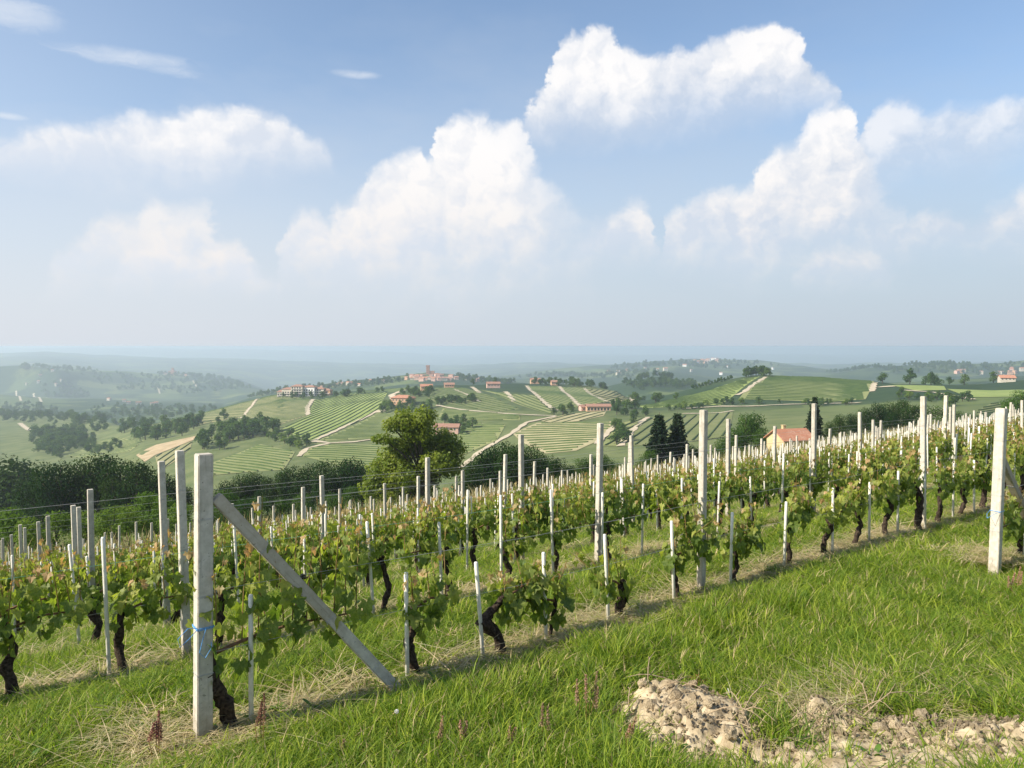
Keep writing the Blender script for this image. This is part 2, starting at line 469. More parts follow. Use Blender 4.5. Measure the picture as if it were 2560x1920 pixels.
LN = [
 [(-2600,'z',-36,150),(0,'z',-36,150),(640,'z',-33,150),(1040,'z',-31,150),(1400,'z',-29,150),(1700,'z',-26,150),(1970,'z',-20.5,150),(2200,'z',-18,150),(2560,'z',-15,150),(5200,'z',-12,150)],
 [(-2600,'z',-84,270),(0,'z',-84,270),(640,'z',-74,270),(1040,'z',-64,270),(1400,'z',-54,270),(1700,'z',-44,270),(1970,'z',-36,270),(2250,'z',-29,270),(2560,'z',-24,270),(5200,'z',-20,270)],
 [(-2600,'y',1150,800),(0,'y',1150,800),(200,'y',1150,700),(350,'y',1155,560),(500,'y',1170,470),(640,'y',1192,430),(960,'y',1190,430),(1280,'y',1145,420),(1440,'y',1135,400),(1600,'y',1115,400),(1760,'y',1100,400),(1920,'y',1072,400),(2080,'y',1052,400),(2240,'y',1042,390),(2400,'y',1032,400),(2560,'y',1022,400),(5200,'y',980,400)],
 [(-2600,'y',1085,1100),(0,'y',1085,1100),(200,'y',1092,1000),(350,'y',1102,720),(500,'y',1098,640),(640,'y',1092,610),(800,'y',1096,570),(960,'y',1090,570),(1120,'y',1062,580),(1280,'y',1042,590),(1440,'y',1035,600),(1600,'y',1040,560),(1760,'y',1030,560),(1920,'y',1016,560),(2080,'y',1010,560),(2240,'y',1006,500),(2400,'y',998,520),(2560,'y',985,540),(5200,'y',950,540)],
 [(-2600,'y',1040,1500),(0,'y',1040,1500),(200,'y',1045,1300),(330,'y',1072,900),(400,'y',1057,930),(500,'y',1034,960),(600,'y',1010,1000),(700,'y',986,1030),(820,'y',985,1010),(960,'y',975,970),(1020,'y',970,930),(1120,'y',965,970),(1280,'y',960,1010),(1400,'y',963,1030),(1460,'y',968,1020),(1540,'y',980,960),(1580,'y',995,840),(1620,'y',1000,770),(1660,'y',990,765),(1740,'y',968,760),(1800,'y',953,760),(1860,'y',942,760),(1900,'y',938,770),(2000,'y',940,770),(2100,'y',944,760),(2180,'y',951,720),(2240,'y',960,640),(2400,'y',960,640),(2500,'y',955,690),(2560,'y',950,700),(5200,'y',930,700)],
 'valley',
 [(-2600,'y',985,2600),(0,'y',990,2600),(200,'y',1000,2500),(400,'y',1010,2400),(560,'y',1012,2300),(640,'y',990,2200),(720,'y',975,2100),(840,'y',960,2100),(960,'y',948,2150),(1030,'y',938,2200),(1068,'y',934,2200),(1130,'y',939,2200),(1200,'y',948,2100),(1280,'y',955,1900),(1400,'y',960,1800),(1520,'y',966,1650),(1580,'y',955,1600),(1640,'y',944,1600),(1720,'y',956,1650),(1800,'y',975,1700),(2000,'y',965,1700),(2240,'y',955,1700),(2560,'y',940,1700),(5200,'y',930,1700)],
 'valley',
 [(-2600,'y',905,3600),(0,'y',916,3500),(60,'y',912,3500),(150,'y',920,3600),(250,'y',931,3900),(350,'y',938,4200),(430,'y',937,4300),(520,'y',942,4300),(600,'y',957,4400),(680,'y',985,4500),(800,'y',990,4500),(900,'y',975,4600),(1100,'y',962,4600),(1280,'y',940,4400),(1360,'y',930,4600),(1440,'y',925,4800),(1560,'y',912,5000),(1640,'y',902,5000),(1720,'y',900,5000),(1800,'y',899,5000),(1880,'y',903,5000),(1960,'y',912,4700),(2040,'y',922,4000),(2080,'y',924,3600),(2160,'y',920,3200),(2240,'y',914,3000),(2300,'y',908,3000),(2360,'y',906,3000),(2440,'y',912,3000),(2500,'y',913,3000),(2560,'y',905,3000),(5200,'y',890,3000)],
 'valley',
 [(-2600,'y',884,9000),(0,'y',886,9000),(120,'y',884,9000),(250,'y',891,9000),(420,'y',897,9000),(640,'y',904,9500),(900,'y',912,9500),(1100,'y',916,9500),(1280,'y',913,9000),(1400,'y',908,9000),(1800,'y',910,9000),(2560,'y',910,9000),(5200,'y',905,9000)],
 'valley',
 [(-2600,'y',868,18000),(0,'y',868.5,18000),(300,'y',869,18000),(500,'y',873,18000),(700,'y',876,18000),(900,'y',881,18000),(1100,'y',887,18000),(1280,'y',889,18000),(2560,'y',888,18000),(5200,'y',886,18000)],
 [(-2600,'y',886,45000),(5200,'y',886,45000)],
]
txs = np.concatenate([np.linspace(-2600, -60, 34), np.arange(-40, 2610, 8), np.linspace(2640, 5200, 34)])
TT = (txs - CX) / FPX
DD = np.concatenate([np.geomspace(.8, 60, 150)[:-1], np.geomspace(60, 2600, 230)[:-1], np.geomspace(2600, 45000, 90)])
cP, sP = math.cos(PITCH), math.sin(PITCH)
def slope_at(t, y):
    w_ = (CY - y) / FPX
    return (-sP + w_ * cP) / (cP + w_ * sP)
def pchip(xk, yk, x):
    h = np.diff(xk); dl = np.diff(yk) / h
    d_ = np.zeros_like(yk)
    for i in range(1, len(xk) - 1):
        if dl[i - 1] * dl[i] > 0:
            w1, w2 = 2 * h[i] + h[i - 1], h[i] + 2 * h[i - 1]
            d_[i] = (w1 + w2) / (w1 / dl[i - 1] + w2 / dl[i])
    d_[0], d_[-1] = dl[0], dl[-1]
    j = np.clip(np.searchsorted(xk, x) - 1, 0, len(xk) - 2)
    tt = (x - xk[j]) / h[j]
    return ((1 + 2 * tt) * (1 - tt) ** 2 * yk[j] + tt * (1 - tt) ** 2 * h[j] * d_[j] + tt * tt * (3 - 2 * tt) * yk[j + 1] + tt * tt * (tt - 1) * h[j] * d_[j + 1])
ZZ = np.zeros((len(TT), len(DD)))
for i, t in enumerate(TT):
    x = txs[i]
    den = max(EN[1] + EN[0] * t, .2)
    D0 = min(44 / den, 112.0)
    nn = DD * (EN[1] + EN[0] * t)
    sn_ = DD * (ES[0] * t + ES[1])
    zn = near_z(nn) - .012 * np.clip(sn_ - 1.5, -3, 25)
    kD = [D0 * .88, D0]; kZ = [float(np.interp(.88 * D0, DD, zn)), float(np.interp(D0, DD, zn))]
    for ln in LN:
        if ln == 'valley':
            Dl, zl = kD[-1], kZ[-1]
            kD.append(Dl * 1.38); kZ.append(zl - min(50, 12 + .03 * Dl) * (1.0 if Dl < 5000 else 1.6))
            continue
        xs_ = [q[0] for q in ln]
        D_ = float(np.interp(x, xs_, [q[3] for q in ln]))
        if ln[0][1] == 'z':
            z_ = float(np.interp(x, xs_, [q[2] for q in ln]))
        else:
            z_ = float(np.interp(x, xs_, [slope_at(t, q[2]) for q in ln])) * D_
        if D_ <= kD[-1] * 1.03: D_ = kD[-1] * 1.03
        kD.append(D_); kZ.append(z_)
    zf = pchip(np.log(np.array(kD)), np.array(kZ), np.log(np.clip(DD, kD[0], kD[-1])))
    ZZ[i] = np.where(DD <= D0, zn, zf)
# relief noise, growing with distance
rs = np.random.default_rng(5)
def vnoise(X, Y, cell, seed):
    r_ = np.random.default_rng(seed); L = r_.random((256, 256))
    fx, fy = X / cell, Y / cell
    ix, iy = np.floor(fx).astype(int), np.floor(fy).astype(int)
    a, b = fx - ix, fy - iy
    a = a * a * (3 - 2 * a); b = b * b * (3 - 2 * b)
    q = lambda i_, j_: L[i_ % 256, j_ % 256]
    return (q(ix, iy) * (1 - a) + q(ix + 1, iy) * a) * (1 - b) + (q(ix, iy + 1) * (1 - a) + q(ix + 1, iy + 1) * a) * b - .5
GX, GY = TT[:, None] * DD[None, :], np.repeat(DD[None, :], len(TT), 0)
far = np.clip((GY - 300) / 600, 0, 1)
ZZ += far * (vnoise(GX, GY, 130, 1) * 5 + vnoise(GX, GY, 50, 2) * 1.6)
farther = np.clip((GY - 1300) / 1500, 0, 1)
ZZ += farther * (vnoise(GX, GY, 420, 3) * 26 + vnoise(GX, GY, 170, 4) * 11)
ZZ += np.clip((GY - 6000) / 3000, 0, 1) * (vnoise(GX, GY, 1500, 6) * 60 + vnoise(GX, GY, 600, 16) * 26) * np.clip((36000 - GY) / 8000, 0, 1)
nearw = np.clip((16 - GY) / 6, 0, 1) * np.clip((GY - 2) / 2, 0, 1)
ZZ += nearw * (vnoise(GX, GY, .9, 8) * .07 + vnoise(GX, GY, .33, 9) * .035)
lD = np.log(DD)
def height(X, Y):
    X = np.asarray(X, float); Y = np.maximum(np.asarray(Y, float), DD[0])
    t = np.clip(X / Y, TT[0], TT[-1])
    i = np.clip(np.searchsorted(TT, t) - 1, 0, len(TT) - 2)
    j = np.clip(np.searchsorted(DD, Y) - 1, 0, len(DD) - 2)
    a = (t - TT[i]) / (TT[i + 1] - TT[i]); b = np.clip((Y - DD[j]) / (DD[j + 1] - DD[j]), 0, 1)
    return (ZZ[i, j] * (1 - a) + ZZ[i + 1, j] * a) * (1 - b) + (ZZ[i, j + 1] * (1 - a) + ZZ[i + 1, j + 1] * a) * b
def hz(x, y): return float(height(x, y))
def ray(x, y):
    X, Y, Z = px_dir(x, y)
    return X / Y, Z / Y
def cast(x, y, dmin=200, dmax=3000):
    t, sl_ = ray(x, y)
    D = np.geomspace(dmin, dmax, 900)
    df = height(t * D, D) - sl_ * D
    k = np.argmax(df >= 0) if (df >= 0).any() else int(np.argmax(df))
    D = D[k]
    return t * D, D, hz(t * D, D)

nI, nJ = ZZ.shape
Vg = np.stack([GX, GY, ZZ], -1).reshape(-1, 3)
ii, jj = np.meshgrid(np.arange(nI - 1), np.arange(nJ - 1), indexing='ij')
Fg = np.stack([ii * nJ + jj, (ii + 1) * nJ + jj, (ii + 1) * nJ + jj + 1, ii * nJ + jj + 1], -1).reshape(-1, 4)

m, g, out = new_mat('ground_mat')
Pn = pos(g)
sp = g.node('ShaderNodeSeparateXYZ'); g.link(Pn, sp.inputs[0])
dist = sp.outputs[1]
n1 = g.noise(Pn, .9, 6, .65); n2 = g.noise(Pn, 14, 5, .6); n3 = g.noise(Pn, 60, 3, .6)
grass = g.mix(g.ss(n2, .3, .7), (.070, .115, .018), (.125, .165, .032))
soil = g.mix(n3, (.17, .125, .075), (.33, .26, .16))
nearc = g.mix(g.ss(g.m('ADD', n1, g.m('MULTIPLY', n2, .4)), .66, .86), grass, soil)
# mown straw under the rows
nv = g.v('DOT_PRODUCT', Pn, (float(EN[0]), float(EN[1]), 0))
ph = g.m('MULTIPLY', g.m('ABSOLUTE', g.m('SUBTRACT', g.m('FRACT', g.m('DIVIDE', g.m('ADD', nv, .5 * 2.15 - 5.41 + 4.3), 2.15)), .5)), 2.15)
band = g.m('MULTIPLY', g.ss(g.m('ADD', ph, g.m('MULTIPLY', g.m('SUBTRACT', n1, .5), .5)), .12, .34, 1, 0), g.m('MULTIPLY', g.ss(nv, 4.4, 4.8), g.ss(nv, 40, 44, 1, 0)))
nearc = g.mix(g.m('MULTIPLY', band, .8), nearc, g.mix(n2, (.33, .27, .13), (.52, .44, .25)))
# far country: patchwork of woods, vineyards and meadows
vw = g.node('ShaderNodeTexVoronoi', feature='F1'); vw.inputs['Scale'].default_value = .0055
g.put(vw.inputs['Vector'], g.v('ADD', Pn, g.v('MULTIPLY', g.noise(Pn, .006, 3, .6, color=True), (150, 150, 0))))
cr = g.node('ShaderNodeValToRGB')
g.link(g.m('ADD', g.m('MULTIPLY', g.node('ShaderNodeSeparateColor').inputs[0] and 0, 0), 0) if False else vw.outputs['Color'], cr.inputs[0])
els = cr.color_ramp.elements
cr.color_ramp.interpolation = 'CONSTANT'
els[0].position = 0; els[0].color = (.055, .085, .034, 1)
for p_, c_ in ((.25, (.085, .12, .042)), (.45, (.12, .155, .052)), (.64, (.125, .150, .052)), (.80, (.105, .155, .045)), (.92, (.22, .20, .10))):
    e_ = els.new(p_); e_.color = (*c_, 1)
wood = g.ss(g.noise(Pn, .0036, 6, .64), .44, .50)
nb = g.noise(Pn, .05, 4, .7)
farc = g.mix(wood, cr.outputs[0], g.mix(nb, (.016, .040, .020), (.042, .072, .030)))
farc = g.mix(g.m('MULTIPLY', g.ss(nb, .45, .7), .35), farc, (.05, .08, .03))
midc = g.mix(g.ss(g.noise(Pn, .05, 5, .6), .35, .65), (.10, .13, .046), (.155, .175, .070))
c_ = g.mix(g.ss(dist, 60, 220), nearc, midc)
c_ = g.mix(g.ss(g.m('ADD', dist, g.m('MULTIPLY', sp.outputs[0], .9)), 560, 800), c_, farc)
bm_ = g.m('ADD', g.m('MULTIPLY', n2, .5), g.m('MULTIPLY', n3, .5))
bsdf(g, out, c_, .95, .1, bm_, .5, .03)
M['ground'] = m
ground = add('ground', mesh_from('ground', Vg, Fg, [m], smooth=True)); tag(ground, kind='structure')

# gravel lane the photographer stands on, running on behind
M['gravel'] = simple('gravel', (.30, .26, .20), (.45, .40, .32), 9, .95, .1, .5, .02, 'pos')
mb = MB()
for k in range(-20, 20):
    for l_ in range(0, 12):
        a0, a1 = k * 20, (k + 1) * 20; b0, b1 = .75 - l_ * 20, .75 - (l_ + 1) * 20
        mb.add([(a0, b0, -1.56), (a0, b1, -1.56), (a1, b1, -1.56), (a1, b0, -1.56)], [(0, 1, 2, 3)])
tag(add('lane', mb.mesh('lane', [M['gravel']])), kind='structure')

# ================================================================== vineyard on the near slope
ROWN = [3.48, 5.41, 7.57] + [9.72 + 2.15 * k for k in range(16)]
ROWNAME = ['short row at the right edge', 'front row', 'second row', 'third row', 'fourth row', 'fifth row', 'sixth row', 'seventh row', 'eighth row', 'ninth row', 'tenth row'] + [ordinal(q) + ' row' for q in range(11, 30)]
def s_of_px(x2212, n):
    u = (x2212 * 2560 / 2212 - CX) / FPX
    return n * (ES[0] * u + ES[1]) / (ES[0] - ES[1] * u)
def on_row(x2212, y2212, n):
    """point of the row's upright plane seen at that pixel"""
    t, sl_ = ray(x2212 * 2560 / 2212, y2212 * 2560 / 2212)
    s_ = n * (ES[0] * t + ES[1]) / (ES[0] - ES[1] * t)
    X, Y = xy(s_, n)
    return s_, X, Y, sl_ * Y
ROWANG = math.atan2(ES[1], ES[0])

# ---- vine leaf shapes (three shapes, three colours)
def leaf_shape(seed):
    r_ = random.Random(seed)
    prof = [(0, .10), (28, .52), (48, .62), (66, .50), (95, .86), (112, .80), (128, .58), (152, .82), (168, .98), (180, 1.10)]
    ptsL = []
    for a, rr in prof:
        rr *= 1 + .12 * (r_.random() - .5)
        ptsL.append((math.sin(R(a)) * rr * .62, -math.cos(R(a)) * rr * .62 + .10))
    pts = ptsL + [(-x_, y_) for x_, y_ in reversed(ptsL[1:-1])]
    V = [(0, .22, .04)]
    curl = .22 + .3 * r_.random()
    for x_, y_ in pts:
        V.append((x_, y_, abs(x_) * .30 - curl * max(0, y_ - .15) ** 2 - .12 * x_ * x_ + .05 * (r_.random() - .5)))
    k = len(pts)
    F = [(0, 1 + i, 1 + (i + 1) % k) for i in range(k)]
    return V, F
LS = [leaf_shape(i) for i in range(4)]
LEAFME = {}
for ci, mk in enumerate(('leaf_a', 'leaf_b', 'leaf_c')):
    for li, (V, F) in enumerate(LS):
        LEAFME[(ci, li)] = mesh_from('vine_leaf', V, F, [M[mk]])

def vine_plan(seed, length=.9, zc=.62, shoots=8, vigor=1.0, head=True):
    """local frame: x along the row, y across it (+y downhill), z up; returns cane points and shoots with leaves"""
    r_ = random.Random(seed)
    dirx = 1 if r_.random() < .75 else -1
    cane = []
    for k in range(7):
        f = k / 6
        cane.append((dirx * length * f, .03 * (r_.random() - .5), zc - .06 + .10 * math.sin(min(1, f * 1.6) * math.pi * .55) - .03 * f))
    sh = []
    for k in range(shoots):
        f = (k + .3 + .5 * r_.random()) / shoots
        if head and k < 2: f = .05 * k
        i = min(int(f * 6), 5); a = f * 6 - i
        p0 = Vector(cane[i]).lerp(Vector(cane[i + 1]), a)
        h = vigor * (.26 + .34 * r_.random())
        lean = Vector((.22 * (r_.random() - .5), .30 * (r_.random() - .5), 0))
        if r_.random() < .22: lean *= 2.6; h *= .8
        pts = [p0 + lean * (q / 4) ** 1.4 + Vector((0, 0, h * q / 4)) for q in range(5)]
        leaves = []
        nl = int(9 + 7 * r_.random() * vigor)
        for q in range(nl):
            fq = (q + .5) / nl
            ff = fq * 4; i2 = min(int(ff), 3)
            p = pts[i2].lerp(pts[i2 + 1], ff - i2)
            az_ = r_.random() * 6.283
            size = (.135 - .075 * fq) * (.85 + .4 * r_.random())
            off = size * (.5 + .5 * r_.random())
            pp = p + Vector((math.cos(az_) * off * .8, math.sin(az_) * off, .02 * r_.random() - .03))
            tilt = R(35 + 50 * r_.random())
            young = fq + .35 * (r_.random() - .5)
            ci = 2 if young > .88 else (1 if young > .50 or r_.random() < .14 else 0)
            leaves.append((pp, Euler((-tilt, .5 * (r_.random() - .5), az_ - math.pi / 2), 'XYZ'), size, ci, r_.randrange(4)))
        # low leaves that hang round the head of the vine
        for q in range(3 if head and k < 4 else 1):
            az_ = r_.random() * 6.283; size = .10 + .05 * r_.random()
            pp = p0 + Vector((.14 * (r_.random() - .5), .16 * (r_.random() - .5), -.02 - .14 * r_.random()))
            leaves.append((pp, Euler((-R(60 + 30 * r_.random()), .4 * (r_.random() - .5), az_), 'XYZ'), size, 0, r_.randrange(4)))
        sh.append((pts, leaves))
    return cane, sh

def joined_foliage(cane, sh):
    V, F, MI = [], [], []
    base = 0
    for pts, leaves in sh:
        for (p, e, sz, ci, li) in leaves:
            mt = e.to_matrix()
            for v in LS[li][0]:
                V.append(tuple(p + mt @ (Vector(v) * sz)))
            F += [tuple(base + i for i in f) for f in LS[li][1]]
            MI += [ci] * len(LS[li][1])
            base += len(LS[li][0])
    return mesh_from('vine_foliage', V, F, [M['leaf_a'], M['leaf_b'], M['leaf_c']], MI)
def cane_mesh(cane, sh=None):
    b = MB(); b.tube(cane, [.013, .012, .011, .010, .009, .008, .006], 6, 0, .1)
    if sh:
        for pts, _ in sh: b.tube(pts, [.005, .0045, .004, .003, .002], 4, 1, 0, False)
    return b.mesh('vine_cane', [M['cane'], M['shoot']], True)
def trunk_mesh(pts, rad, seed):
    r_ = random.Random(seed)
    P2, R2 = [], []
    k = len(pts)
    for i in range((k - 1) * 4 + 1):
        f = i / 4; a = min(int(f), k - 2); b_ = f - a
        p = Vector(pts[a]).lerp(Vector(pts[a + 1]), b_)
        R2.append((rad[a] * (1 - b_) + rad[a + 1] * b_) * (1 + .26 * (r_.random() - .5)))
        P2.append(p + Vector((r_.random() - .5, r_.random() - .5, 0)) * .016)
    b = MB(); b.tube(P2, R2, 9, 0, .20, True, r_)
    b.tube([P2[-1], P2[-1] + Vector((.04, .01, .03))], [R2[-1], R2[-1] * .6], 7, 0, .2, True, r_)
    return b.mesh('vine_trunk', [M['bark_vine']], True)
def trunk_plan(seed, zc):
    r_ = random.Random(seed)
    k = 5; pts = []
    a, b = .14 * (r_.random() - .5), .10 * (r_.random() - .5)
    for i in range(k):
        f = i / (k - 1)
        wob_ = math.sin(f * 3.1) * (r_.random() - .4)
        pts.append((a * (1 - f) + .16 * wob_, b * (1 - f) + .08 * (r_.random() - .5), -.08 + (zc + .04) * f))
    r0 = .034 + .020 * r_.random()
    return pts, [r0 * 1.15, r0, r0 * .95, r0 * .85, r0 * .8]

NVAR = 10
VAR = []
for v in range(NVAR):
    zc = .60 + .06 * random.Random(v + 50).random()
    cane, sh = vine_plan(100 + v, .66, zc, 7, .9 + .25 * random.Random(v).random())
    tp, tr = trunk_plan(200 + v, zc)
    VAR.append((joined_foliage(cane, sh), cane_mesh(cane, sh), trunk_mesh(tp, tr, v)))

# ---- stake and post meshes
b = MB(); b.tube([(0, 0, -.25), (0, 0, .905), (0, 0, .915)], [.0175, .0175, .013], 10)
STAKE = b.mesh('vine_stake', [M['white_stake']], True)
def post_mesh(wd, h, seed):
    r_ = random.Random(seed)
    me = bmesh.new()
    bmesh.ops.create_cube(me, size=1)
    for v in me.verts:
        tp = 1.0 if v.co.z < 0 else .93
        v.co = Vector((v.co.x * wd * tp, v.co.y * wd * tp, -.45 if v.co.z < 0 else h))
    bmesh.ops.bevel(me, geom=[e for e in me.edges], offset=wd * .055, segments=2, affect='EDGES')
    q = bpy.data.meshes.new('concrete_post'); me.to_mesh(q); me.free()
    q.materials.append(M['concrete'])
    return q
def tie_mesh(wd, seed):
    r_ = random.Random(seed); b = MB()
    h = wd * .5 + .0025
    for dz in (0, .006 + .004 * r_.random()):
        lp = [(-h, -h, dz), (h, -h, dz + .006 * r_.random()), (h, h, dz), (-h, h, dz + .006 * r_.random()), (-h, -h, dz)]
        b.tube(lp, .0016, 5, 0)
    b.tube([(h, h, 0), (h + .03, h + .012, .006), (h + .05, h + .002, -.01)], .0014, 4)
    return b.mesh('wire_tie', [M['wire']])
TIES = {.075: [tie_mesh(.071, k) for k in range(3)], .108: [tie_mesh(.104, k) for k in range(3)]}
POSTS = {}
for wd in (.075, .108):
    POSTS[wd] = [post_mesh(wd, hh, 3) for hh in (1.92, 2.0, 2.08)]
def place_post(X, Y, wd, hi, label, group, tiltx=0, tilty=0, ties=(.62, 1.05, 1.62)):
    o = add('concrete_post', POSTS[wd][hi], None, (X, Y, hz(X, Y)), (tiltx, tilty, ROWANG))
    tag(o, label, 'post', group)
    for k, z_ in enumerate(ties):
        add('wire_tie', TIES[wd][(hi + k) % 3], o, (0, 0, z_), None, (1 - .035 * z_,) * 2 + (1,))
    return o

# ---- the front row, vine by vine, as in the photograph
N1 = ROWN[1]
front_stakes = [525, 870, 1037, 1175, 1312, 1455, 1578, 1695, 1800, 1880, 1942, 2002, 2062, 2108]
lean1 = [.02, .0, -.075, -.055, -.06, -.04, .0, .0, -.01, .0, .01, -.09, .0, -.05]
rr = random.Random(11)
stakes, vines, posts = [], [], []          # (D, row, s, X, Y, extra)
for k, x_ in enumerate(front_stakes):
    s_ = s_of_px(x_, N1); X, Y = xy(s_, N1 - .04)
    stakes.append((Y, 1, s_, X, Y, lean1[k]))
# hand-shaped vines of the front row: (trunk pixels, thickness, cane length, shoots, vigor, cane height)
HERO = [
    ([(508, 1592), (492, 1545), (470, 1505), (450, 1470), (452, 1425)], [.050, .054, .056, .052, .040], 1.15, 12, 1.45),
    ([(908, 1442), (886, 1408), (884, 1372), (897, 1340), (890, 1308)], [.040, .042, .036, .032, .030], .36, 5, .55),
    ([(1088, 1408), (1076, 1368), (1042, 1338), (1062, 1318), (1086, 1290)], [.046, .048, .056, .034, .032], .50, 6, .55),
    ([(1188, 1368), (1190, 1345), (1194, 1325), (1198, 1305), (1202, 1280)], [.017, .017, .017, .018, .020], -.62, 8, .62),
    ([(1337, 1336), (1338, 1315), (1342, 1295), (1346, 1280), (1342, 1262)], [.040, .046, .050, .052, .040], -.30, 5, .75),
    ([(1466, 1292), (1462, 1268), (1456, 1245), (1452, 1220), (1454, 1200)], [.030, .030, .030, .028, .026], .62, 9, 1.1),
    ([(1588, 1262), (1586, 1240), (1592, 1222), (1590, 1200), (1586, 1185)], [.030, .028, .026, .026, .026], .40, 8, 1.0),
    ([(1704, 1235), (1706, 1215), (1702, 1190), (1705, 1165), (1703, 1140)], [.032, .034, .032, .034, .03], .45, 8, .8),
]
def build_vine(X0, Y0, Z0, cane, sh, tpts, trad, label, group, seed, name='grapevine'):
    t = add(name, None, None, (X0, Y0, Z0), (0, 0, ROWANG))
    t.empty_display_size = .2
    tag(t, label, 'grapevine', group)
    add('trunk', trunk_mesh(tpts, trad, seed), t)
    add('cane', cane_mesh(cane), t)
    for pts, leaves in sh:
        b = MB(); b.tube(pts, [.0055, .005, .0045, .0035, .0022], 5, 0, 0, False)
        so_ = add('shoot', b.mesh('shoot', [M['shoot']], True), t)
        for (p, e, sz, ci, li) in leaves:
            add('leaf', LEAFME[(ci, li)], so_, p, e, (sz, sz, sz))
    return t
VG = 'grapevines planted along the trellis rows'
hero_s = []
front_words = ['thick black leaning trunk right behind the big braced end post', 'gnarled black trunk with a small leafy head at the brace foot', 'strongly kinked trunk, second right of the brace foot',
               'thin straight trunk, third right of the brace foot', 'short stout trunk, fourth right of the brace foot', 'slim trunk and tall leafy head just left of the front concrete post',
               'leafy head hanging low just right of the front concrete post', 'upright dark trunk, second right of the front concrete post']
for k, (tp, rad, ln_, ns, vg) in enumerate(HERO):
    pl = [on_row(x_, y_, N1) for x_, y_ in tp]
    s0, X0, Y0, _ = pl[0]
    Z0 = hz(X0, Y0)
    z_off = Z0 - pl[0][3]
    loc = [((q[0] - s0), .0, q[3] - pl[0][3]) for q in pl]
    loc[0] = (loc[0][0], 0, -.10)
    hd = loc[-1]
    cane, sh = vine_plan(900 + k, abs(ln_), hd[2] + .04, ns, vg * 1.2, True)
    sg = 1 if ln_ > 0 else -1
    flip = 1 if (cane[-1][0] > 0) == (sg > 0) else -1
    fx = lambda p: Vector((p[0] * flip + hd[0], p[1], p[2]))
    cane = [fx(c) for c in cane]
    sh = [([fx(p) for p in pts], [(fx(p), e, sz, ci, li) for (p, e, sz, ci, li) in lv]) for pts, lv in sh]
    build_vine(X0, Y0, Z0, cane, sh, loc, rad, 'grapevine with ' + front_words[k], VG, 40 + k)
    hero_s.append(s0)

# ---- all other vines and stakes
def s_range(n):
    left, right = (.05 * n - 1.2), min(3.06 * n + 2, (118 - n * EN[1]) / ES[1])
    return left, right
for j, n in enumerate(ROWN):
    s0, s1 = s_range(n)
    if j == 0: s0, s1 = 10.4, 13.2
    if j == 1: s0 = s_of_px(1790, N1)
    k = 0
    s_ = s0 + (.5 if j == 2 else .9 * rr.random())
    if j == 1: s_ = s0
    while s_ < s1:
        ds = .07 * (rr.random() - .5)
        X, Y = xy(s_ + ds, n)
        if rr.random() < .90 or j < 2:
            vines.append((Y, j, s_ + ds, X, Y))
        if j != 1:
            sx = s_ + ds - .10 + .05 * (rr.random() - .5)
            X2, Y2 = xy(sx, n - .05)
            if rr.random() < .93: stakes.append((Y2, j, sx, X2, Y2, .10 * (rr.random() - .5) - .015))
        s_ += .88
for k in range(60):                        # stakes of the front row past the hand-placed ones
    s_ = s_of_px(2108, N1) + .88 * (k + 1)
    if s_ > s_range(N1)[1]: break
    X, Y = xy(s_, N1 - .05); stakes.append((Y, 1, s_, X, Y, .06 * (rr.random() - .5)))

def by_dist(L): return sorted(L, key=lambda q: q[0] ** 2 + q[3] ** 2)
vines, stakes = by_dist(vines), by_dist(stakes)
def visible_rank(L, lim):
    """ordinal of each item among the kept ones of its row, from the left"""
    rows = {}
    for q in L[:lim]: rows.setdefault(q[1], []).append(q)
    rk = {}
    for j, l in rows.items():
        for i, q in enumerate(sorted(l, key=lambda z: z[2])): rk[id(q)] = i + 1
    return rk
rk = visible_rank(vines, 285)
nleafy = 0
for q in vines[:285]:
    Y, j, s_, X, _ = q
    seed = int(abs(s_) * 997 + j * 131)
    r_ = random.Random(seed)
    z = hz(X, Y)
    if j == 0: lab = f'grapevine, {ordinal(rk[id(q)])} behind the tall end post at the right edge'
    elif j == 1: lab = f'grapevine, {ordinal(rk[id(q)] + 2)} right of the front concrete post in the front row'
    else: lab = f'grapevine, {ordinal(rk[id(q)])} from the left in the {ROWNAME[j]} of the vineyard'
    if nleafy < 11 and Y < 11.5 and abs(X / Y) < .72:
        zc = .60 + .08 * r_.random()
        cane, sh = vine_plan(seed, .60, zc, 7, .85 + .4 * r_.random())
        tp, tr = trunk_plan(seed, zc)
        build_vine(X, Y, z, cane, sh, tp, tr, lab, VG, seed)
        nleafy += 1
        continue
    f, c, t = VAR[r_.randrange(NVAR)]
    sc = .88 + .28 * r_.random()
    o = add('grapevine', None, None, (X, Y, z), (0, 0, ROWANG + (math.pi if r_.random() < .25 else 0) + .1 * (r_.random() - .5)), (1, 1, sc))
    tag(o, lab, 'grapevine', VG)
    add('trunk', t, o); add('cane', c, o); add('foliage', f, o)
rk = visible_rank(stakes, 290)
for q in stakes[:290]:
    Y, j, s_, X, _, ln_ = q
    o = add('vine_stake', STAKE, None, (X, Y, hz(X, Y)), None, (1, 1, (.93 + .12 * random.Random(int(s_ * 77)).random()) if j < 2 else (1.0 + .42 * random.Random(int(s_ * 77)).random())))
    o.rotation_euler = Euler((.04 * (random.Random(int(s_ * 31)).random() - .5), ln_, ROWANG))
    if j == 1: lab = f'white stake, {ordinal(rk[id(q)])} from the left in the front row'
    elif j == 0: lab = f'white stake, {ordinal(rk[id(q)])} behind the tall end post at the right edge'
    else: lab = f'white stake, {ordinal(rk[id(q)])} from the left in the {ROWNAME[j]} of the vineyard'
    tag(o, lab, 'stake', 'white stakes beside the vines')

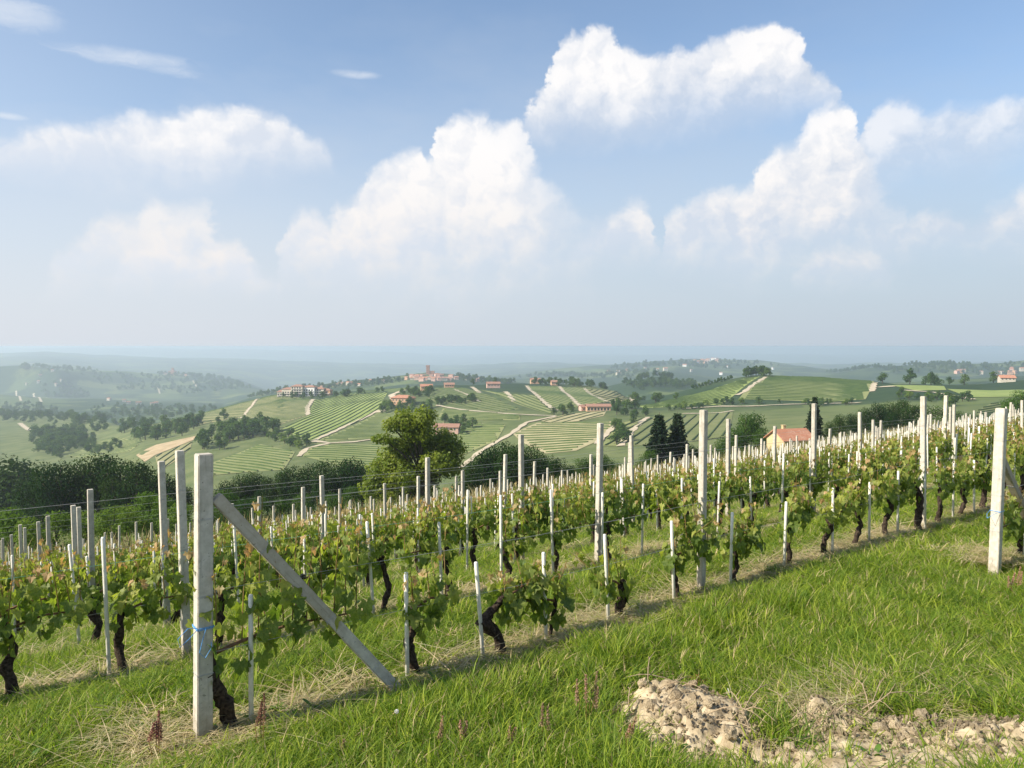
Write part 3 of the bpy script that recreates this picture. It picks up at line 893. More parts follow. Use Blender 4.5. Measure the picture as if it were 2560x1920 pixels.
# ---- instanced remainder
def instancer(name, points, rots, scales, idx, meshes, label, cat):
    c = bpy.data.collections.new(name + '_kit')
    for i, me in enumerate(meshes):
        o = bpy.data.objects.new(f'{name}_piece_{i:02d}', me); c.objects.link(o)
    P_ = np.asarray(points, np.float32)
    me = bpy.data.meshes.new(name)
    me.vertices.add(len(P_)); me.vertices.foreach_set('co', P_.ravel())
    for nm, typ, arr in (('rot', 'FLOAT_VECTOR', rots), ('scl', 'FLOAT_VECTOR', scales)):
        at = me.attributes.new(nm, typ, 'POINT'); at.data.foreach_set('vector', np.asarray(arr, np.float32).ravel())
    at = me.attributes.new('idx', 'INT', 'POINT'); at.data.foreach_set('value', np.asarray(idx, np.int32))
    o = add(name, me)
    ng = bpy.data.node_groups.new(name + '_gn', 'GeometryNodeTree')
    ng.interface.new_socket('Geometry', in_out='INPUT', socket_type='NodeSocketGeometry')
    ng.interface.new_socket('Geometry', in_out='OUTPUT', socket_type='NodeSocketGeometry')
    N = ng.nodes
    gi, go = N.new('NodeGroupInput'), N.new('NodeGroupOutput')
    ci = N.new('GeometryNodeCollectionInfo'); ci.inputs['Collection'].default_value = c
    ci.inputs['Separate Children'].default_value = True; ci.inputs['Reset Children'].default_value = True
    ip = N.new('GeometryNodeInstanceOnPoints'); ip.inputs['Pick Instance'].default_value = True
    def attr(nm, typ):
        a = N.new('GeometryNodeInputNamedAttribute'); a.data_type = typ; a.inputs['Name'].default_value = nm
        return [s for s in a.outputs if s.enabled][0]
    L = ng.links
    L.new(gi.outputs[0], ip.inputs['Points']); L.new(ci.outputs[0], ip.inputs['Instance'])
    L.new(attr('idx', 'INT'), ip.inputs['Instance Index'])
    e2r = N.new('FunctionNodeEulerToRotation'); L.new(attr('rot', 'FLOAT_VECTOR'), e2r.inputs[0])
    L.new(e2r.outputs[0], ip.inputs['Rotation'])
    L.new(attr('scl', 'FLOAT_VECTOR'), ip.inputs['Scale'])
    L.new(ip.outputs[0], go.inputs[0])
    md = o.modifiers.new('scatter', 'NODES'); md.node_group = ng
    return tag(o, label, cat, None, 'stuff')

pts, rot, scl, idx = [], [], [], []
for q in vines[285:]:
    Y, j, s_, X, _ = q
    r_ = random.Random(int(abs(s_) * 997 + j * 131)); sc = .9 + .35 * r_.random()
    v = r_.randrange(NVAR); a_ = ROWANG + (math.pi if r_.random() < .25 else 0) + .1 * (r_.random() - .5)
    z = hz(X, Y)
    for part in range(3):
        pts.append((X, Y, z)); rot.append((0, 0, a_)); scl.append((1.2, 1.1, sc)); idx.append(v * 3 + part)
instancer('distant_grapevines', pts, rot, scl, idx, [m_ for tr3 in VAR for m_ in tr3], 'mass of small grapevines in the rows further down the near slope', 'grapevines')
pts, rot, scl, idx = [], [], [], []
for q in stakes[290:]:
    Y, j, s_, X, _, ln_ = q
    pts.append((X, Y, hz(X, Y))); rot.append((.05 * (rr.random() - .5), ln_, ROWANG)); scl.append((1.1, 1.1, 1.2 + .85 * rr.random())); idx.append(0)
instancer('distant_stakes', pts, rot, scl, idx, [STAKE], 'thin white stakes crowding the rows further down the near slope', 'stakes')

# ---- concrete posts
s_main = s_of_px(422, N1)
X, Y = xy(s_main, N1)
main_post = place_post(X, Y, .108, 1, 'thick pale concrete end post with diagonal brace and blue twine, lower left', 'concrete trellis posts', .0, .022, (.48, 1.02, 1.55))
# blue twine round it, with two loose loops
b = MB(); h = .0565
for dz in (0, .010):
    b.tube([(-h, -h, dz), (h, -h, dz + .004), (h, h, dz), (-h, h, dz + .005), (-h, -h, dz)], .003, 6)
b.tube([(-h, -h, .01), (-h - .06, -h - .03, -.03), (-h - .12, -h - .03, -.075), (-h - .13, -h - .02, -.02), (-h - .06, -h, .03), (-h, -h, .02)], .0022, 5)
b.tube([(0, -h - .004, .01), (-.03, -h - .03, -.06), (-.05, -h - .03, -.14), (-.01, -h - .02, -.19), (.03, -h - .02, -.13), (.035, -h - .01, -.09)], .0022, 5)
add('blue_twine', b.mesh('blue_twine', [M['blue_twine']]), main_post, (0, 0, .80))
# diagonal brace of the main post
def brace(Xa, Ya, za, Xb, Yb, zb, wd, label):
    A, B = Vector((Xa, Ya, za)), Vector((Xb, Yb, zb)); dv = (B - A)
    me = bmesh.new(); bmesh.ops.create_cube(me, size=1)
    for v in me.verts: v.co = Vector((v.co.x * wd, v.co.y * wd, v.co.z * dv.length))
    bmesh.ops.bevel(me, geom=list(me.edges), offset=wd * .06, segments=2, affect='EDGES')
    q = bpy.data.meshes.new('diagonal_brace'); me.to_mesh(q); me.free(); q.materials.append(M['concrete'])
    o = add('diagonal_brace', q, None, (A + B) / 2)
    zax = dv.normalized(); xax = Vector((-EN[0], -EN[1], 0)); xax = (xax - zax * xax.dot(zax)).normalized(); yax = zax.cross(xax)
    o.rotation_euler = Matrix((xax, yax, zax)).transposed().to_euler()
    tag(o, label, 'brace', 'diagonal braces of the end posts')
    for f in (-.28, .05, .3):
        add('wire_tie', TIES[.075][0], o, (0, 0, f * dv.length), None, (wd / .075,) * 2 + (1,))
    return o
_, Xa, Ya, za = on_row(466, 1074, N1 - .01)
_, Xb, Yb, zb = on_row(880, 1470, N1 - .13)
brace(Xa, Ya, za, Xb, Yb, hz(Xb, Yb) - .12, .082, 'grey concrete brace leaning from the blue-twined end post down to the right')
# right end post with its brace
s_r = s_of_px(2162, ROWN[0]); X, Y = xy(s_r, ROWN[0])
rp = place_post(X, Y, .108, 1, 'thick pale concrete end post standing alone at the right edge', 'concrete trellis posts', 0, .03, (.56, .98, 1.62))
b = MB()
b.tube([(-h, -h, 0), (h, -h, .004), (h, h, 0), (-h, h, .004), (-h, -h, 0)], .003, 6)
b.tube([(-h, -h, 0), (-.12, -.02, -.02), (-.20, .03, -.07)], .0022, 5); b.tube([(-h, h, 0), (-.13, .06, -.03), (-.20, .03, -.07)], .0022, 5)
add('blue_twine', b.mesh('blue_twine', [M['blue_twine']]), rp, (0, 0, .80))
Xb, Yb = xy(s_r + 1.75, ROWN[0])
Xa, Ya = xy(s_r + .07, ROWN[0])
brace(Xa, Ya, hz(X, Y) + 1.42, Xb, Yb, hz(Xb, Yb) - .1, .082, 'dark grey concrete brace sloping right behind the right edge end post')
# tall thin posts: columns across the rows
photo_posts = {1: [(1525, 1280)], 2: [(392, 1440)], 3: [(350, 1370)]}
plist = []
for j, n in enumerate(ROWN[1:], 1):
    s0, s1 = s_range(n)
    c0 = 2.2 + .35 * (rr.random() - .5)
    if j == 1: c0 = s_of_px(1525, n)
    if j == 2: c0 = s_of_px(392, n)
    if j == 3: c0 = s_of_px(350, n)
    s_ = c0
    if j > 1 and c0 - 5.5 > s0: s_ = c0 - 5.5
    while s_ < s1:
        X, Y = xy(s_ + .25 * (rr.random() - .5) * (j > 3), n + .03)
        plist.append((Y, j, s_, X, Y)); s_ += (5.5 if j < 5 else 4.4) + .15 * (rr.random() - .5)
plist = by_dist(plist)[:295]
rows = {}
for q in plist: rows.setdefault(q[1], []).append(q)
for j, l in rows.items():
    for i, q in enumerate(sorted(l, key=lambda z: z[2])):
        Y, _, s_, X, _ = q
        r_ = random.Random(int(s_ * 53) + j)
        if j == 1: lab = f'slim concrete post, {ordinal(i + 1)} from the left in the front row'
        elif j <= 10: lab = f'slim concrete post, {ordinal(i + 1)} from the left in the {ROWNAME[j]} of the vineyard'
        else: lab = f'slim concrete post, {ordinal(i + 1)} from the left in the {ordinal(j)} row of the vineyard'
        o = place_post(X, Y, .075, (2 if j == 1 else r_.randrange(3)), lab, 'concrete trellis posts', .05 * (r_.random() - .5), .05 * (r_.random() - .5), (.62, 1.05, 1.62) if Y < 30 else (1.62,))
        if j in (1, 2, 3) and i == 0: o.rotation_euler = (0, .004 if j == 1 else -.012, ROWANG)

# ---- trellis wires
for j, n in enumerate(ROWN[:7]):
    s0, s1 = s_range(n)
    if j == 0: s0, s1 = s_r, s_r + 6
    if j == 1: s0 = s_main
    t = add('trellis_wires', None, None, (*xy(s0, n), hz(*xy(s0, n))))
    nm = ROWNAME[j] if j else 'short row at the right edge'
    tag(t, f'thin steel wires strung between the posts of the {nm}', 'wire', 'trellis wires')
    org = Vector(t.location)
    for zi, zz in enumerate((.62, 1.05, 1.62)):
        if j > 2 and zi < 2: continue
        b = MB(); p_ = []
        ss = np.arange(s0, min(s1, s0 + 45), 1.375)
        for i, s_ in enumerate(ss):
            X, Y = xy(s_, n - .04)
            p_.append(Vector((X, Y, hz(X, Y) + zz - .02 * math.sin(math.pi * ((i % 4) / 4)))) - org)
        b.tube(p_, .0016 if j < 3 else .0012, 4, 0, 0, False)
        gm = M['green_twine'] if (j == 2 and zi == 1) else M['wire']
        add('wire_strand', b.mesh('wire_strand', [gm]), t)

# ================================================================== trees
def leaf_cards(C, size, rng_, N=None):
    """one bent diamond card (two triangles) per centre, facing N more or less"""
    n = len(C)
    q = rng_.normal(size=(n, 3))
    if N is not None: q = q * .55 + N * 1.0
    q /= np.linalg.norm(q, axis=1)[:, None]
    a = rng_.normal(size=(n, 3)); a -= (a * q).sum(1)[:, None] * q; a /= np.linalg.norm(a, axis=1)[:, None]
    b = np.cross(q, a)
    s_ = (size * (.6 + .8 * rng_.random(n)))[:, None]
    nrm = np.cross(a, b)
    V = np.stack([C - a * s_ * .5, C + b * s_ * .32 + nrm * s_ * .08, C + a * s_ * .5, C - b * s_ * .32 + nrm * s_ * .08], 1).reshape(-1, 3)
    i = np.arange(n)[:, None] * 4
    F = np.concatenate([i + np.array([[0, 1, 2]]), i + np.array([[0, 2, 3]])], 0)
    return V, F
def crown_points(lobes, n, rng_, shell=.45):
    vol = np.array([l[3] * l[4] * l[5] for l in lobes]) ** .75; vol /= vol.sum()
    pick = rng_.choice(len(lobes), n, p=vol)
    L = np.array(lobes)[pick]
    d_ = rng_.normal(size=(n, 3)); d_ /= np.linalg.norm(d_, axis=1)[:, None]
    r_ = (shell + (1 - shell) * rng_.random(n) ** .7)[:, None] * (1 + .22 * np.sin(d_[:, :1] * 7 + L[:, :1] * 3) * np.cos(d_[:, 1:2] * 6 + d_[:, 2:3] * 5))
    nn = d_ / L[:, 3:6]; nn /= np.linalg.norm(nn, axis=1)[:, None]; nn[:, 2] += .15
    return L[:, :3] + d_ * r_ * L[:, 3:6], nn
def broadleaf(seed, lobes, ncards, size, mat, trunk_r=.03, limbs=True):
    """unit-height tree: crown cards, trunk with limbs reaching into the lobes"""
    r_ = np.random.default_rng(seed)
    C_, N_ = crown_points(lobes, ncards, r_); V, F = leaf_cards(C_, size, r_, N_)
    crown = mesh_from('crown', V, F, [mat])
    b = MB()
    top = (0, 0, .55)
    b.tube([(0, 0, -.06), (.01, 0, .12), (-.008, .006, .3), (0, 0, .5), (.01, 0, .75)], [trunk_r * 1.3, trunk_r, trunk_r * .85, trunk_r * .55, trunk_r * .15], 8, 0, .12)
    for (x_, y_, z_, a_, c_, e_) in lobes:
        z0 = max(.12, min(.5, z_ - .25))
        b.tube([(0, 0, z0), (x_ * .5, y_ * .5, z0 + (z_ - z0) * .62), (x_, y_, z_), (x_ * 1.2, y_ * 1.2, z_ + e_ * .4)], [trunk_r * .5, trunk_r * .34, trunk_r * .18, trunk_r * .06], 6, 0, .1)
    return crown, b.mesh('trunk', [M['bark']], True)
def rand_lobes(seed, k, wide, low=.28):
    r_ = random.Random(seed); L = []
    for i in range(k):
        a = 6.283 * i / k + r_.random()
        f = i / max(1, k - 1)
        z_ = low + (.80 - low) * ((i * 7 % k) / k) + .06 * r_.random()
        rad = wide * (1 - .75 * max(0, (z_ - .45) / .5)) * (.45 + .5 * r_.random())
        e_ = .13 + .08 * r_.random()
        L.append((math.cos(a) * rad, math.sin(a) * rad, z_, e_ * (1.0 + .5 * wide), e_ * (1.0 + .5 * wide), e_))
    L.append((0, 0, .84, .15 + .2 * wide, .15 + .2 * wide, .15)); L.append((.02, 0, .55, wide * .7, wide * .7, .22))
    return L
KIT = {}
for v in range(4): KIT['dark', v] = broadleaf(20 + v, rand_lobes(20 + v, 9, .36, .22), 4200, .032, M['tree_b'])
for v in range(4): KIT['green', v] = broadleaf(30 + v, rand_lobes(30 + v, 8, .38, .20), 4200, .032, M['tree_a'])
for v in range(3): KIT['light', v] = broadleaf(40 + v, rand_lobes(40 + v, 8, .46, .22), 3600, .040, M['tree_c'])
for v in range(4): KIT['small', v] = broadleaf(50 + v, rand_lobes(50 + v, 6, .34, .25), 420, .115, M['tree_a'], .03)
for v in range(3): KIT['smallg', v] = broadleaf(60 + v, rand_lobes(60 + v, 6, .42, .25), 420, .115, M['tree_a'], .03)
for v in range(2): KIT['smalll', v] = broadleaf(70 + v, rand_lobes(70 + v, 6, .50, .25), 420, .12, M['tree_c'], .03)
# acacia in flower: green crown with pale blossom cards
def blossomed(seed):
    r_ = np.random.default_rng(seed); L = rand_lobes(seed, 8, .5, .24)
    c, t = broadleaf(seed, L, 3000, .038, M['tree_a'])
    C_, N_ = crown_points(L, 700, r_, .8); V, F = leaf_cards(C_, .03, r_, N_)
    return c, t, mesh_from('blossom', V, F, [M['blossom']])
ACACIA = [blossomed(80), blossomed(81)]
def spruce(seed, wide):
    r_ = np.random.default_rng(seed); C, b = [], MB()
    b.tube([(0, 0, -.05), (0, 0, .3), (0, 0, 1.0)], [.022, .016, .002], 7, 0, .05)
    for k in range(26):
        z_ = .10 + .88 * (k / 26); ln_ = wide * (1 - z_) ** .85 * (1.0 + .25 * r_.random()) + .012
        nb_ = 7
        for q in range(nb_):
            a = 6.283 * q / nb_ + k * .9 + .5 * r_.random()
            ll = ln_ * (.7 + .45 * r_.random())
            f = r_.random((int(44 * (.35 + (1 - z_))), 1)) ** .6
            p = np.concatenate([np.cos(a) * ll * f, np.sin(a) * ll * f, z_ - .05 * f * ll / wide * 2 + .025 * f * f], 1)
            p += r_.normal(size=p.shape) * np.array([[.010, .010, .008]])
            p[:, 2] -= np.abs(r_.normal(size=len(p))) * .014
            C.append(p)
            b.tube([(0, 0, z_), (math.cos(a) * ll * .6, math.sin(a) * ll * .6, z_ - .035)], [.004, .001], 4, 0, 0, False)
    C = np.concatenate(C)
    V, F = leaf_cards(C, .034, r_)
    return mesh_from('crown', V, F, [M['spruce']]), b.mesh('trunk', [M['bark']], True)
SPR = [spruce(5, .24), spruce(6, .26)]

def plant_tree(X, Y, kit, h, wid, label, group, name='tree', cat='tree', rz=None, z=None):
    z = hz(X, Y) if z is None else z
    o = add(name, None, None, (X, Y, z), (0, 0, random.random() * 6.28 if rz is None else rz), (h * wid, h * wid, h))
    tag(o, label, cat, group)
    add('trunk', kit[1], o); add('crown', kit[0], o)
    if len(kit) > 2: add('blossom', kit[2], o)
    return o
def tree_px(x, ytop, D, kit, wid, label, group, name='tree', cat='tree', hmax=40):
    t, sl_ = ray(x, ytop)
    X, Y = t * D, D
    zg = hz(X, Y)
    h = min(hmax, max(2.0, sl_ * D - zg))
    return plant_tree(X, Y, kit, h * .955, wid, label, group, name, cat)

# walnut tree: crown lobes read off the photograph (src px), 90 m away
WD = 90.0
wt, _ = ray(1052, 1200); WX = wt * WD; wz = hz(WX, WD)
_, st_ = ray(1052, 1012); wtop = st_ * WD; WH = wtop - wz
lob = []
rw = random.Random(4)
for (x_, y_, rx, ry) in [(1020, 1050, 38, 32), (1065, 1040, 34, 30), (1045, 1075, 46, 36), (985, 1060, 26, 20), (965, 1092, 30, 14), (1000, 1110, 34, 22),
                         (1040, 1120, 50, 40), (1105, 1105, 42, 34), (1130, 1130, 36, 34), (1095, 1150, 46, 30), (985, 1150, 48, 38), (955, 1180, 38, 40),
                         (1010, 1185, 52, 40), (935, 1215, 30, 34), (975, 1230, 44, 36), (1060, 1200, 46, 40), (1125, 1175, 34, 28), (1040, 1240, 46, 30), (945, 1255, 36, 26)]:
    t, sl_ = ray(x_, y_)
    k = WD / FPX
    lob.append(((t * WD - WX), (rw.random() - .5) * 5.0, sl_ * WD - wz, rx * k, rx * k * 1.1, ry * k))
rg = np.random.default_rng(9)
C_, N_ = crown_points(lob, 27000, rg, .25); V, F = leaf_cards(C_, .34, rg, N_)
o = add('walnut_tree', None, None, (WX, WD, wz)); tag(o, 'tall bright green walnut tree standing alone below the vineyard centre', 'tree')
add('crown', mesh_from('crown', V, F, [M['walnut']]), o)
b = MB(); b.tube([(0, 0, -.6), (.1, 0, 1.5), (-.1, .1, 4), (.1, 0, 7), (.0, 0, WH * .72)], [.5, .42, .34, .24, .06], 9, 0, .1)
for q in lob:
    z0 = max(2.2, q[2] * .45)
    b.tube([(0, 0, z0), (q[0] * .45, q[1] * .45, z0 + (q[2] - z0) * .6), (q[0], q[1], q[2])], [.2, .13, .05], 6, 0, .1)
add('trunk', b.mesh('trunk', [M['bark']], True), o)

# spruces
tree_px(1649, 1022, 122, SPR[0], 1.25, 'dark spruce left of the pair beyond the vineyard', 'spruces', 'spruce_tree')
tree_px(1694, 1020, 124, SPR[1], 1.05, 'dark spruce right of the pair beyond the vineyard', 'spruces', 'spruce_tree')
tree_px(2037, 981, 138, SPR[0], .95, 'single dark spruce rising behind the little orange-roofed house', 'spruces', 'spruce_tree')

# belt of trees below the near slope (src px of the tops, metres away)
def belt(rows, kind, D, wid, label, group, jitter=8):
    for i, q in enumerate(sorted(rows)):
        x, y = q[0], q[1] + 14 * (random.random() - .5); d_ = (q[2] if len(q) > 2 else D) + jitter * (random.random() - .5)
        nv = {'dark': 4, 'green': 4, 'light': 3}[kind]
        tree_px(x, y, d_, KIT[kind, random.randrange(nv)], wid * (.72 + .34 * random.random()), label + (f', {ordinal(i + 1)} from the left' if len(rows) > 1 else ''), group, 'tree')
G1 = 'trees in the wood below the near slope'
belt([(5, 1118), (45, 1128), (28, 1165), (70, 1190)], 'dark', 210, 1.0, 'hazy dark tree of the wood at the left edge', G1)
belt([(102, 1145), (150, 1140), (188, 1150), (224, 1125), (262, 1121), (300, 1140), (340, 1135), (366, 1146), (398, 1164), (420, 1182), (130, 1190), (205, 1185), (280, 1180), (350, 1190), (440, 1205)], 'dark', 128, 1.0, 'dark tree of the wood left of the big end post', G1)
belt([(470, 1215), (520, 1210), (560, 1196), (602, 1184), (631, 1177), (667, 1180), (705, 1171), (732, 1152), (772, 1146), (812, 1141), (852, 1137), (880, 1133), (905, 1145), (585, 1220), (650, 1215), (720, 1200), (800, 1185), (870, 1180)], 'dark', 135, 1.0, 'dark tree of the wood between end post and walnut tree', G1)
belt([(24, 1252, 66), (138, 1264, 66), (285, 1262, 68), (320, 1248, 70), (366, 1214, 80), (407, 1228, 75), (70, 1285, 62), (215, 1272, 70), (450, 1250, 72)], 'light', 68, 1.15, 'sunlit green bush below the left end of the rows', 'bushes below the vineyard', 4)
belt([(560, 1216, 84), (612, 1240, 80), (648, 1232, 84), (520, 1255, 76), (700, 1238, 84), (760, 1225, 88), (830, 1222, 90), (880, 1210, 95)], 'green', 84, 1.2, 'green bush at the foot of the vineyard left of the walnut', 'bushes below the vineyard', 4)
belt([(1180, 1150, 105), (1213, 1120), (1236, 1104), (1256, 1086), (1284, 1100), (1327, 1104), (1352, 1124), (1380, 1128), (1400, 1138), (1300, 1125), (1240, 1140), (1195, 1190, 95), (1160, 1215, 92), (1425, 1150)], 'dark', 112, 1.05, 'dark tree right of the walnut, behind the rows', G1)
belt([(1450, 1132), (1475, 1137), (1502, 1130), (1430, 1165), (1540, 1150), (1575, 1158), (1600, 1150, 110), (1628, 1110, 104), (1720, 1105, 126), (1752, 1118, 126), (1790, 1110, 128)], 'green', 122, 1.1, 'green tree beside the pair of spruces', G1)
belt([(1836, 1062, 135), (1865, 1030, 138), (1892, 1030, 140), (1850, 1080, 128), (1905, 1062, 132), (1815, 1088, 130)], 'green', 134, 1.0, 'rounded olive green tree left of the little house', G1)
belt([(2075, 1048, 140), (2100, 1028, 145), (2129, 1022, 150), (2161, 1006, 155), (2192, 998, 160), (2224, 991, 165), (2259, 991, 165), (2281, 1000, 160), (2140, 1050, 145), (2185, 1040, 145), (2230, 1030, 150)], 'dark', 155, 1.05, 'dark tree of the thicket right of the little house', G1)
for i, (x, y, d_) in enumerate([(2303, 1006, 160), (2335, 1009, 160), (2366, 1016, 158), (2398, 1023, 156), (2424, 1030, 152), (2350, 1035, 150)]):
    tree_px(x, y, d_, ACACIA[i % 2], 1.15, f'pale flowering acacia at the right end of the thicket, {ordinal([1, 2, 4, 5, 6, 3][i])} from the left', 'flowering acacias', 'acacia_tree')
belt([(2552, 975, 205)], 'light', 205, 1.3, 'bright green tree at the right edge behind the end post', None, 0)

# ================================================================== fields, tracks, woods on the hills
def poly_world(pts, dmin=250, dmax=1400):
    return [cast(x, y, dmin, dmax)[:2] for x, y in pts]
def densify(P, step):
    out_ = []
    for i in range(len(P)):
        a, b_ = np.array(P[i]), np.array(P[(i + 1) % len(P)])
        k = max(1, int(np.linalg.norm(b_ - a) / step))
        out_ += [tuple(a + (b_ - a) * q / k) for q in range(k)]
    return out_
def inside(P, X, Y):
    X, Y = np.asarray(X), np.asarray(Y); r_ = np.zeros(X.shape, bool)
    k = len(P)
    for i in range(k):
        x0, y0 = P[i]; x1, y1 = P[(i + 1) % k]
        c = ((y0 > Y) != (y1 > Y)) & (X < (x1 - x0) * (Y - y0) / (y1 - y0 + 1e-12) + x0)
        r_ ^= c
    return r_
def sheet(P, lift, mat, name, step=14):
    Q = densify(P, step); k = len(Q)
    A = np.array(Q); lo, hi = A.min(0), A.max(0)
    gx, gy = np.meshgrid(np.arange(lo[0], hi[0], step), np.arange(lo[1], hi[1], step))
    m_ = inside(P, gx, gy)
    pts = [Vector(q) for q in Q] + [Vector((x, y)) for x, y in zip(gx[m_], gy[m_])]
    vs, es, fs, *_ = delaunay_2d_cdt(pts, [(i, (i + 1) % k) for i in range(k)], [], 1, 1e-4)
    Z = height([v.x for v in vs], [v.y for v in vs]) + lift
    return mesh_from(name, [(v.x, v.y, z) for v, z in zip(vs, Z)], [tuple(f) for f in fs], [mat], None, True)
def field_mat(name, c1, c2, sc=.08):
    m, g, out = new_mat(name)
    P = pos(g)
    n = g.noise(P, sc, 5, .65); n_ = g.noise(P, 1.2, 3, .6)
    bsdf(g, out, g.mix(g.ss(g.m('ADD', n, g.m('MULTIPLY', n_, .3)), .45, .85), c1, c2), .95, .1)
    return m
FM = {'green': field_mat('meadow', (.19, .215, .078), (.255, .265, .112)), 'olive': field_mat('olive_field', (.225, .22, .098), (.285, .265, .13)),
      'tan': field_mat('tilled_soil', (.36, .27, .155), (.50, .39, .24)), 'straw': field_mat('mown_alleys', (.28, .26, .13), (.44, .38, .22)),
      'lush': field_mat('lush_grass', (.20, .26, .072), (.275, .32, .105)), 'dark': field_mat('dark_field', (.135, .16, .06), (.185, .195, .085))}
HEDGE = {'g': leaf_mat('far_vine_rows', (.042, .080, .022), (.075, .115, .032), .12, .2, .8, .15, 'pos', 0.0, hue=0), 'l': leaf_mat('far_vine_rows_light', (.055, .100, .024), (.090, .140, .036), .12, .2, .8, .15, 'pos', 0.0, hue=0)}
def vine_plot(pts, rowdir, fm, label, sp=4.2, hedge='g', hh=1.9, ww=2.2, skip=0.0, dmin=250, dmax=1400):
    sp *= 1.45; hh *= .40; ww *= .55
    P = poly_world(pts, dmin, dmax)
    a = np.array(cast(*rowdir[0], dmin, dmax)[:2]); c = np.array(cast(*rowdir[1], dmin, dmax)[:2])
    dv = (c - a) / np.linalg.norm(c - a); nv_ = np.array([-dv[1], dv[0]])
    A = np.array(P); sp0, sp1 = (A @ nv_).min(), (A @ nv_).max(); t0, t1 = (A @ dv).min(), (A @ dv).max()
    so_ = add('field_ground', sheet(P, .25, FM[fm], 'field_ground')); so_['kind'] = 'structure'
    V, F = [], []
    r_ = np.random.default_rng(int(abs(A.sum())))
    for u in np.arange(sp0 + sp / 2, sp1, sp):
        tt = np.arange(t0, t1, 5.0)
        X = dv[0] * tt + nv_[0] * u; Y = dv[1] * tt + nv_[1] * u
        ins = inside(P, X, Y)
        if skip: ins &= r_.random(len(ins)) > skip
        Z = height(X, Y)
        runs = np.flatnonzero(ins)
        if len(runs) < 2: continue
        for i in runs:
            if i + 1 >= len(tt) or not ins[i + 1]: continue
            b_ = len(V)
            for q in (i, i + 1):
                jj_ = .8 + .4 * math.sin(q * 12.9898 + u * 7.233)
                hw = ww / 2 * (.85 + .3 * jj_ * .5); ht = hh * (.85 + .2 * jj_)
                for sgn, zz in ((-1, .1), (-.75, ht), (.75, ht), (1, .1)):
                    V.append((X[q] + nv_[0] * hw * sgn, Y[q] + nv_[1] * hw * sgn, Z[q] + zz))
            F += [(b_ + 0, b_ + 1, b_ + 5, b_ + 4), (b_ + 1, b_ + 2, b_ + 6, b_ + 5), (b_ + 2, b_ + 3, b_ + 7, b_ + 6)]
    if F:
        o = add('vineyard_plot', mesh_from('vineyard_plot', V, np.array(F), [HEDGE[hedge]]))
        tag(o, label, 'vineyard', None, 'stuff')
vine_plot([(385, 1060), (492, 1032), (648, 996), (604, 1044), (500, 1062)], ((420, 1052), (600, 1046)), 'olive', 'olive vineyard plot on the left shoulder of the hotel hill', 5)
vine_plot([(655, 994), (777, 998), (770, 1039), (694, 1066), (602, 1050)], ((620, 1045), (760, 1040)), 'olive', 'olive vineyard plot right below the hotel', 5)
vine_plot([(787, 1000), (864, 985), (969, 981), (947, 1026), (781, 1102), (698, 1077), (770, 1041)], ((790, 1064), (893, 1014)), 'lush', 'big light green vineyard slope left of the road bend', 4.6, 'l')
vine_plot([(790, 1104), (945, 1032), (1040, 1040), (1090, 1052), (1090, 1095), (937, 1098)], ((820, 1085), (1060, 1078)), 'green', 'vineyard plot with level rows behind the walnut tree', 4.4)
vine_plot([(770, 1122), (822, 1112), (1090, 1102), (1120, 1150), (1090, 1180), (893, 1178), (756, 1142)], ((780, 1130), (1080, 1128)), 'green', 'vineyard plot with level rows left of the walnut tree', 4.4, 'l')
vine_plot([(524, 1160), (651, 1111), (738, 1131), (709, 1176), (524, 1190)], ((560, 1146), (700, 1164)), 'green', 'leaf-shaped vineyard plot just right of the end post top', 4.2, 'l')
vine_plot([(387, 1141), (481, 1103), (477, 1120), (445, 1150), (398, 1178)], ((395, 1160), (470, 1108)), 'olive', 'small vineyard plot beside the tan tilled strip', 5)
vine_plot([(171, 1138), (244, 1102), (293, 1094), (362, 1102), (325, 1129), (203, 1146)], ((200, 1136), (340, 1112)), 'green', 'rounded vineyard knoll left of the tan strip', 5, dmax=1100)
vine_plot([(1107, 1022), (1300, 1038), (1300, 1052), (1093, 1052)], ((1110, 1040), (1290, 1046)), 'green', 'narrow vineyard band above the red farmhouse', 4.4)
vine_plot([(1150, 1056), (1264, 1064), (1242, 1102), (1150, 1142), (1147, 1100)], ((1155, 1085), (1245, 1086)), 'green', 'vineyard plot right of the red farmhouse', 4.2, 'l')
vine_plot([(1088, 970), (1161, 970), (1300, 1024), (1242, 1031), (1134, 1012), (1066, 1002)], ((1100, 985), (1250, 1020)), 'dark', 'dark vineyard slope below the ridge farmhouses', 4.6)
vine_plot([(1317, 966), (1396, 966), (1450, 1018), (1390, 1027), (1339, 986)], ((1330, 975), (1425, 992)), 'green', 'vineyard plot left of the straight ridge track', 4.8)
vine_plot([(1403, 968), (1463, 971), (1520, 1005), (1453, 1017)], ((1415, 978), (1500, 995)), 'green', 'vineyard plot right of the straight ridge track', 4.8)
vine_plot([(1466, 973), (1532, 978), (1578, 993), (1575, 1010), (1526, 1007)], ((1475, 980), (1565, 992)), 'olive', 'vineyard plot at the right end of the middle ridge', 4.8)
vine_plot([(1200, 975), (1273, 985), (1336, 989), (1387, 1034), (1377, 1037), (1285, 1008)], ((1280, 992), (1380, 1028)), 'green', 'vineyard plot in the fold of the middle ridge', 4.8)
vine_plot([(1352, 1053), (1422, 1035), (1516, 1028), (1510, 1040), (1453, 1053), (1390, 1060)], ((1380, 1052), (1440, 1036)), 'straw', 'straw-coloured terrace of young vines below the long farmhouse', 6, 'l', 1.5, 2.0)
vine_plot([(1282, 1085), (1342, 1058), (1535, 1054), (1535, 1066), (1494, 1104), (1440, 1128), (1365, 1135), (1304, 1106)], ((1300, 1085), (1510, 1078)), 'straw', 'banded vineyard slope with mown alleys in the centre', 6.2, 'l', 1.9, 3.2)
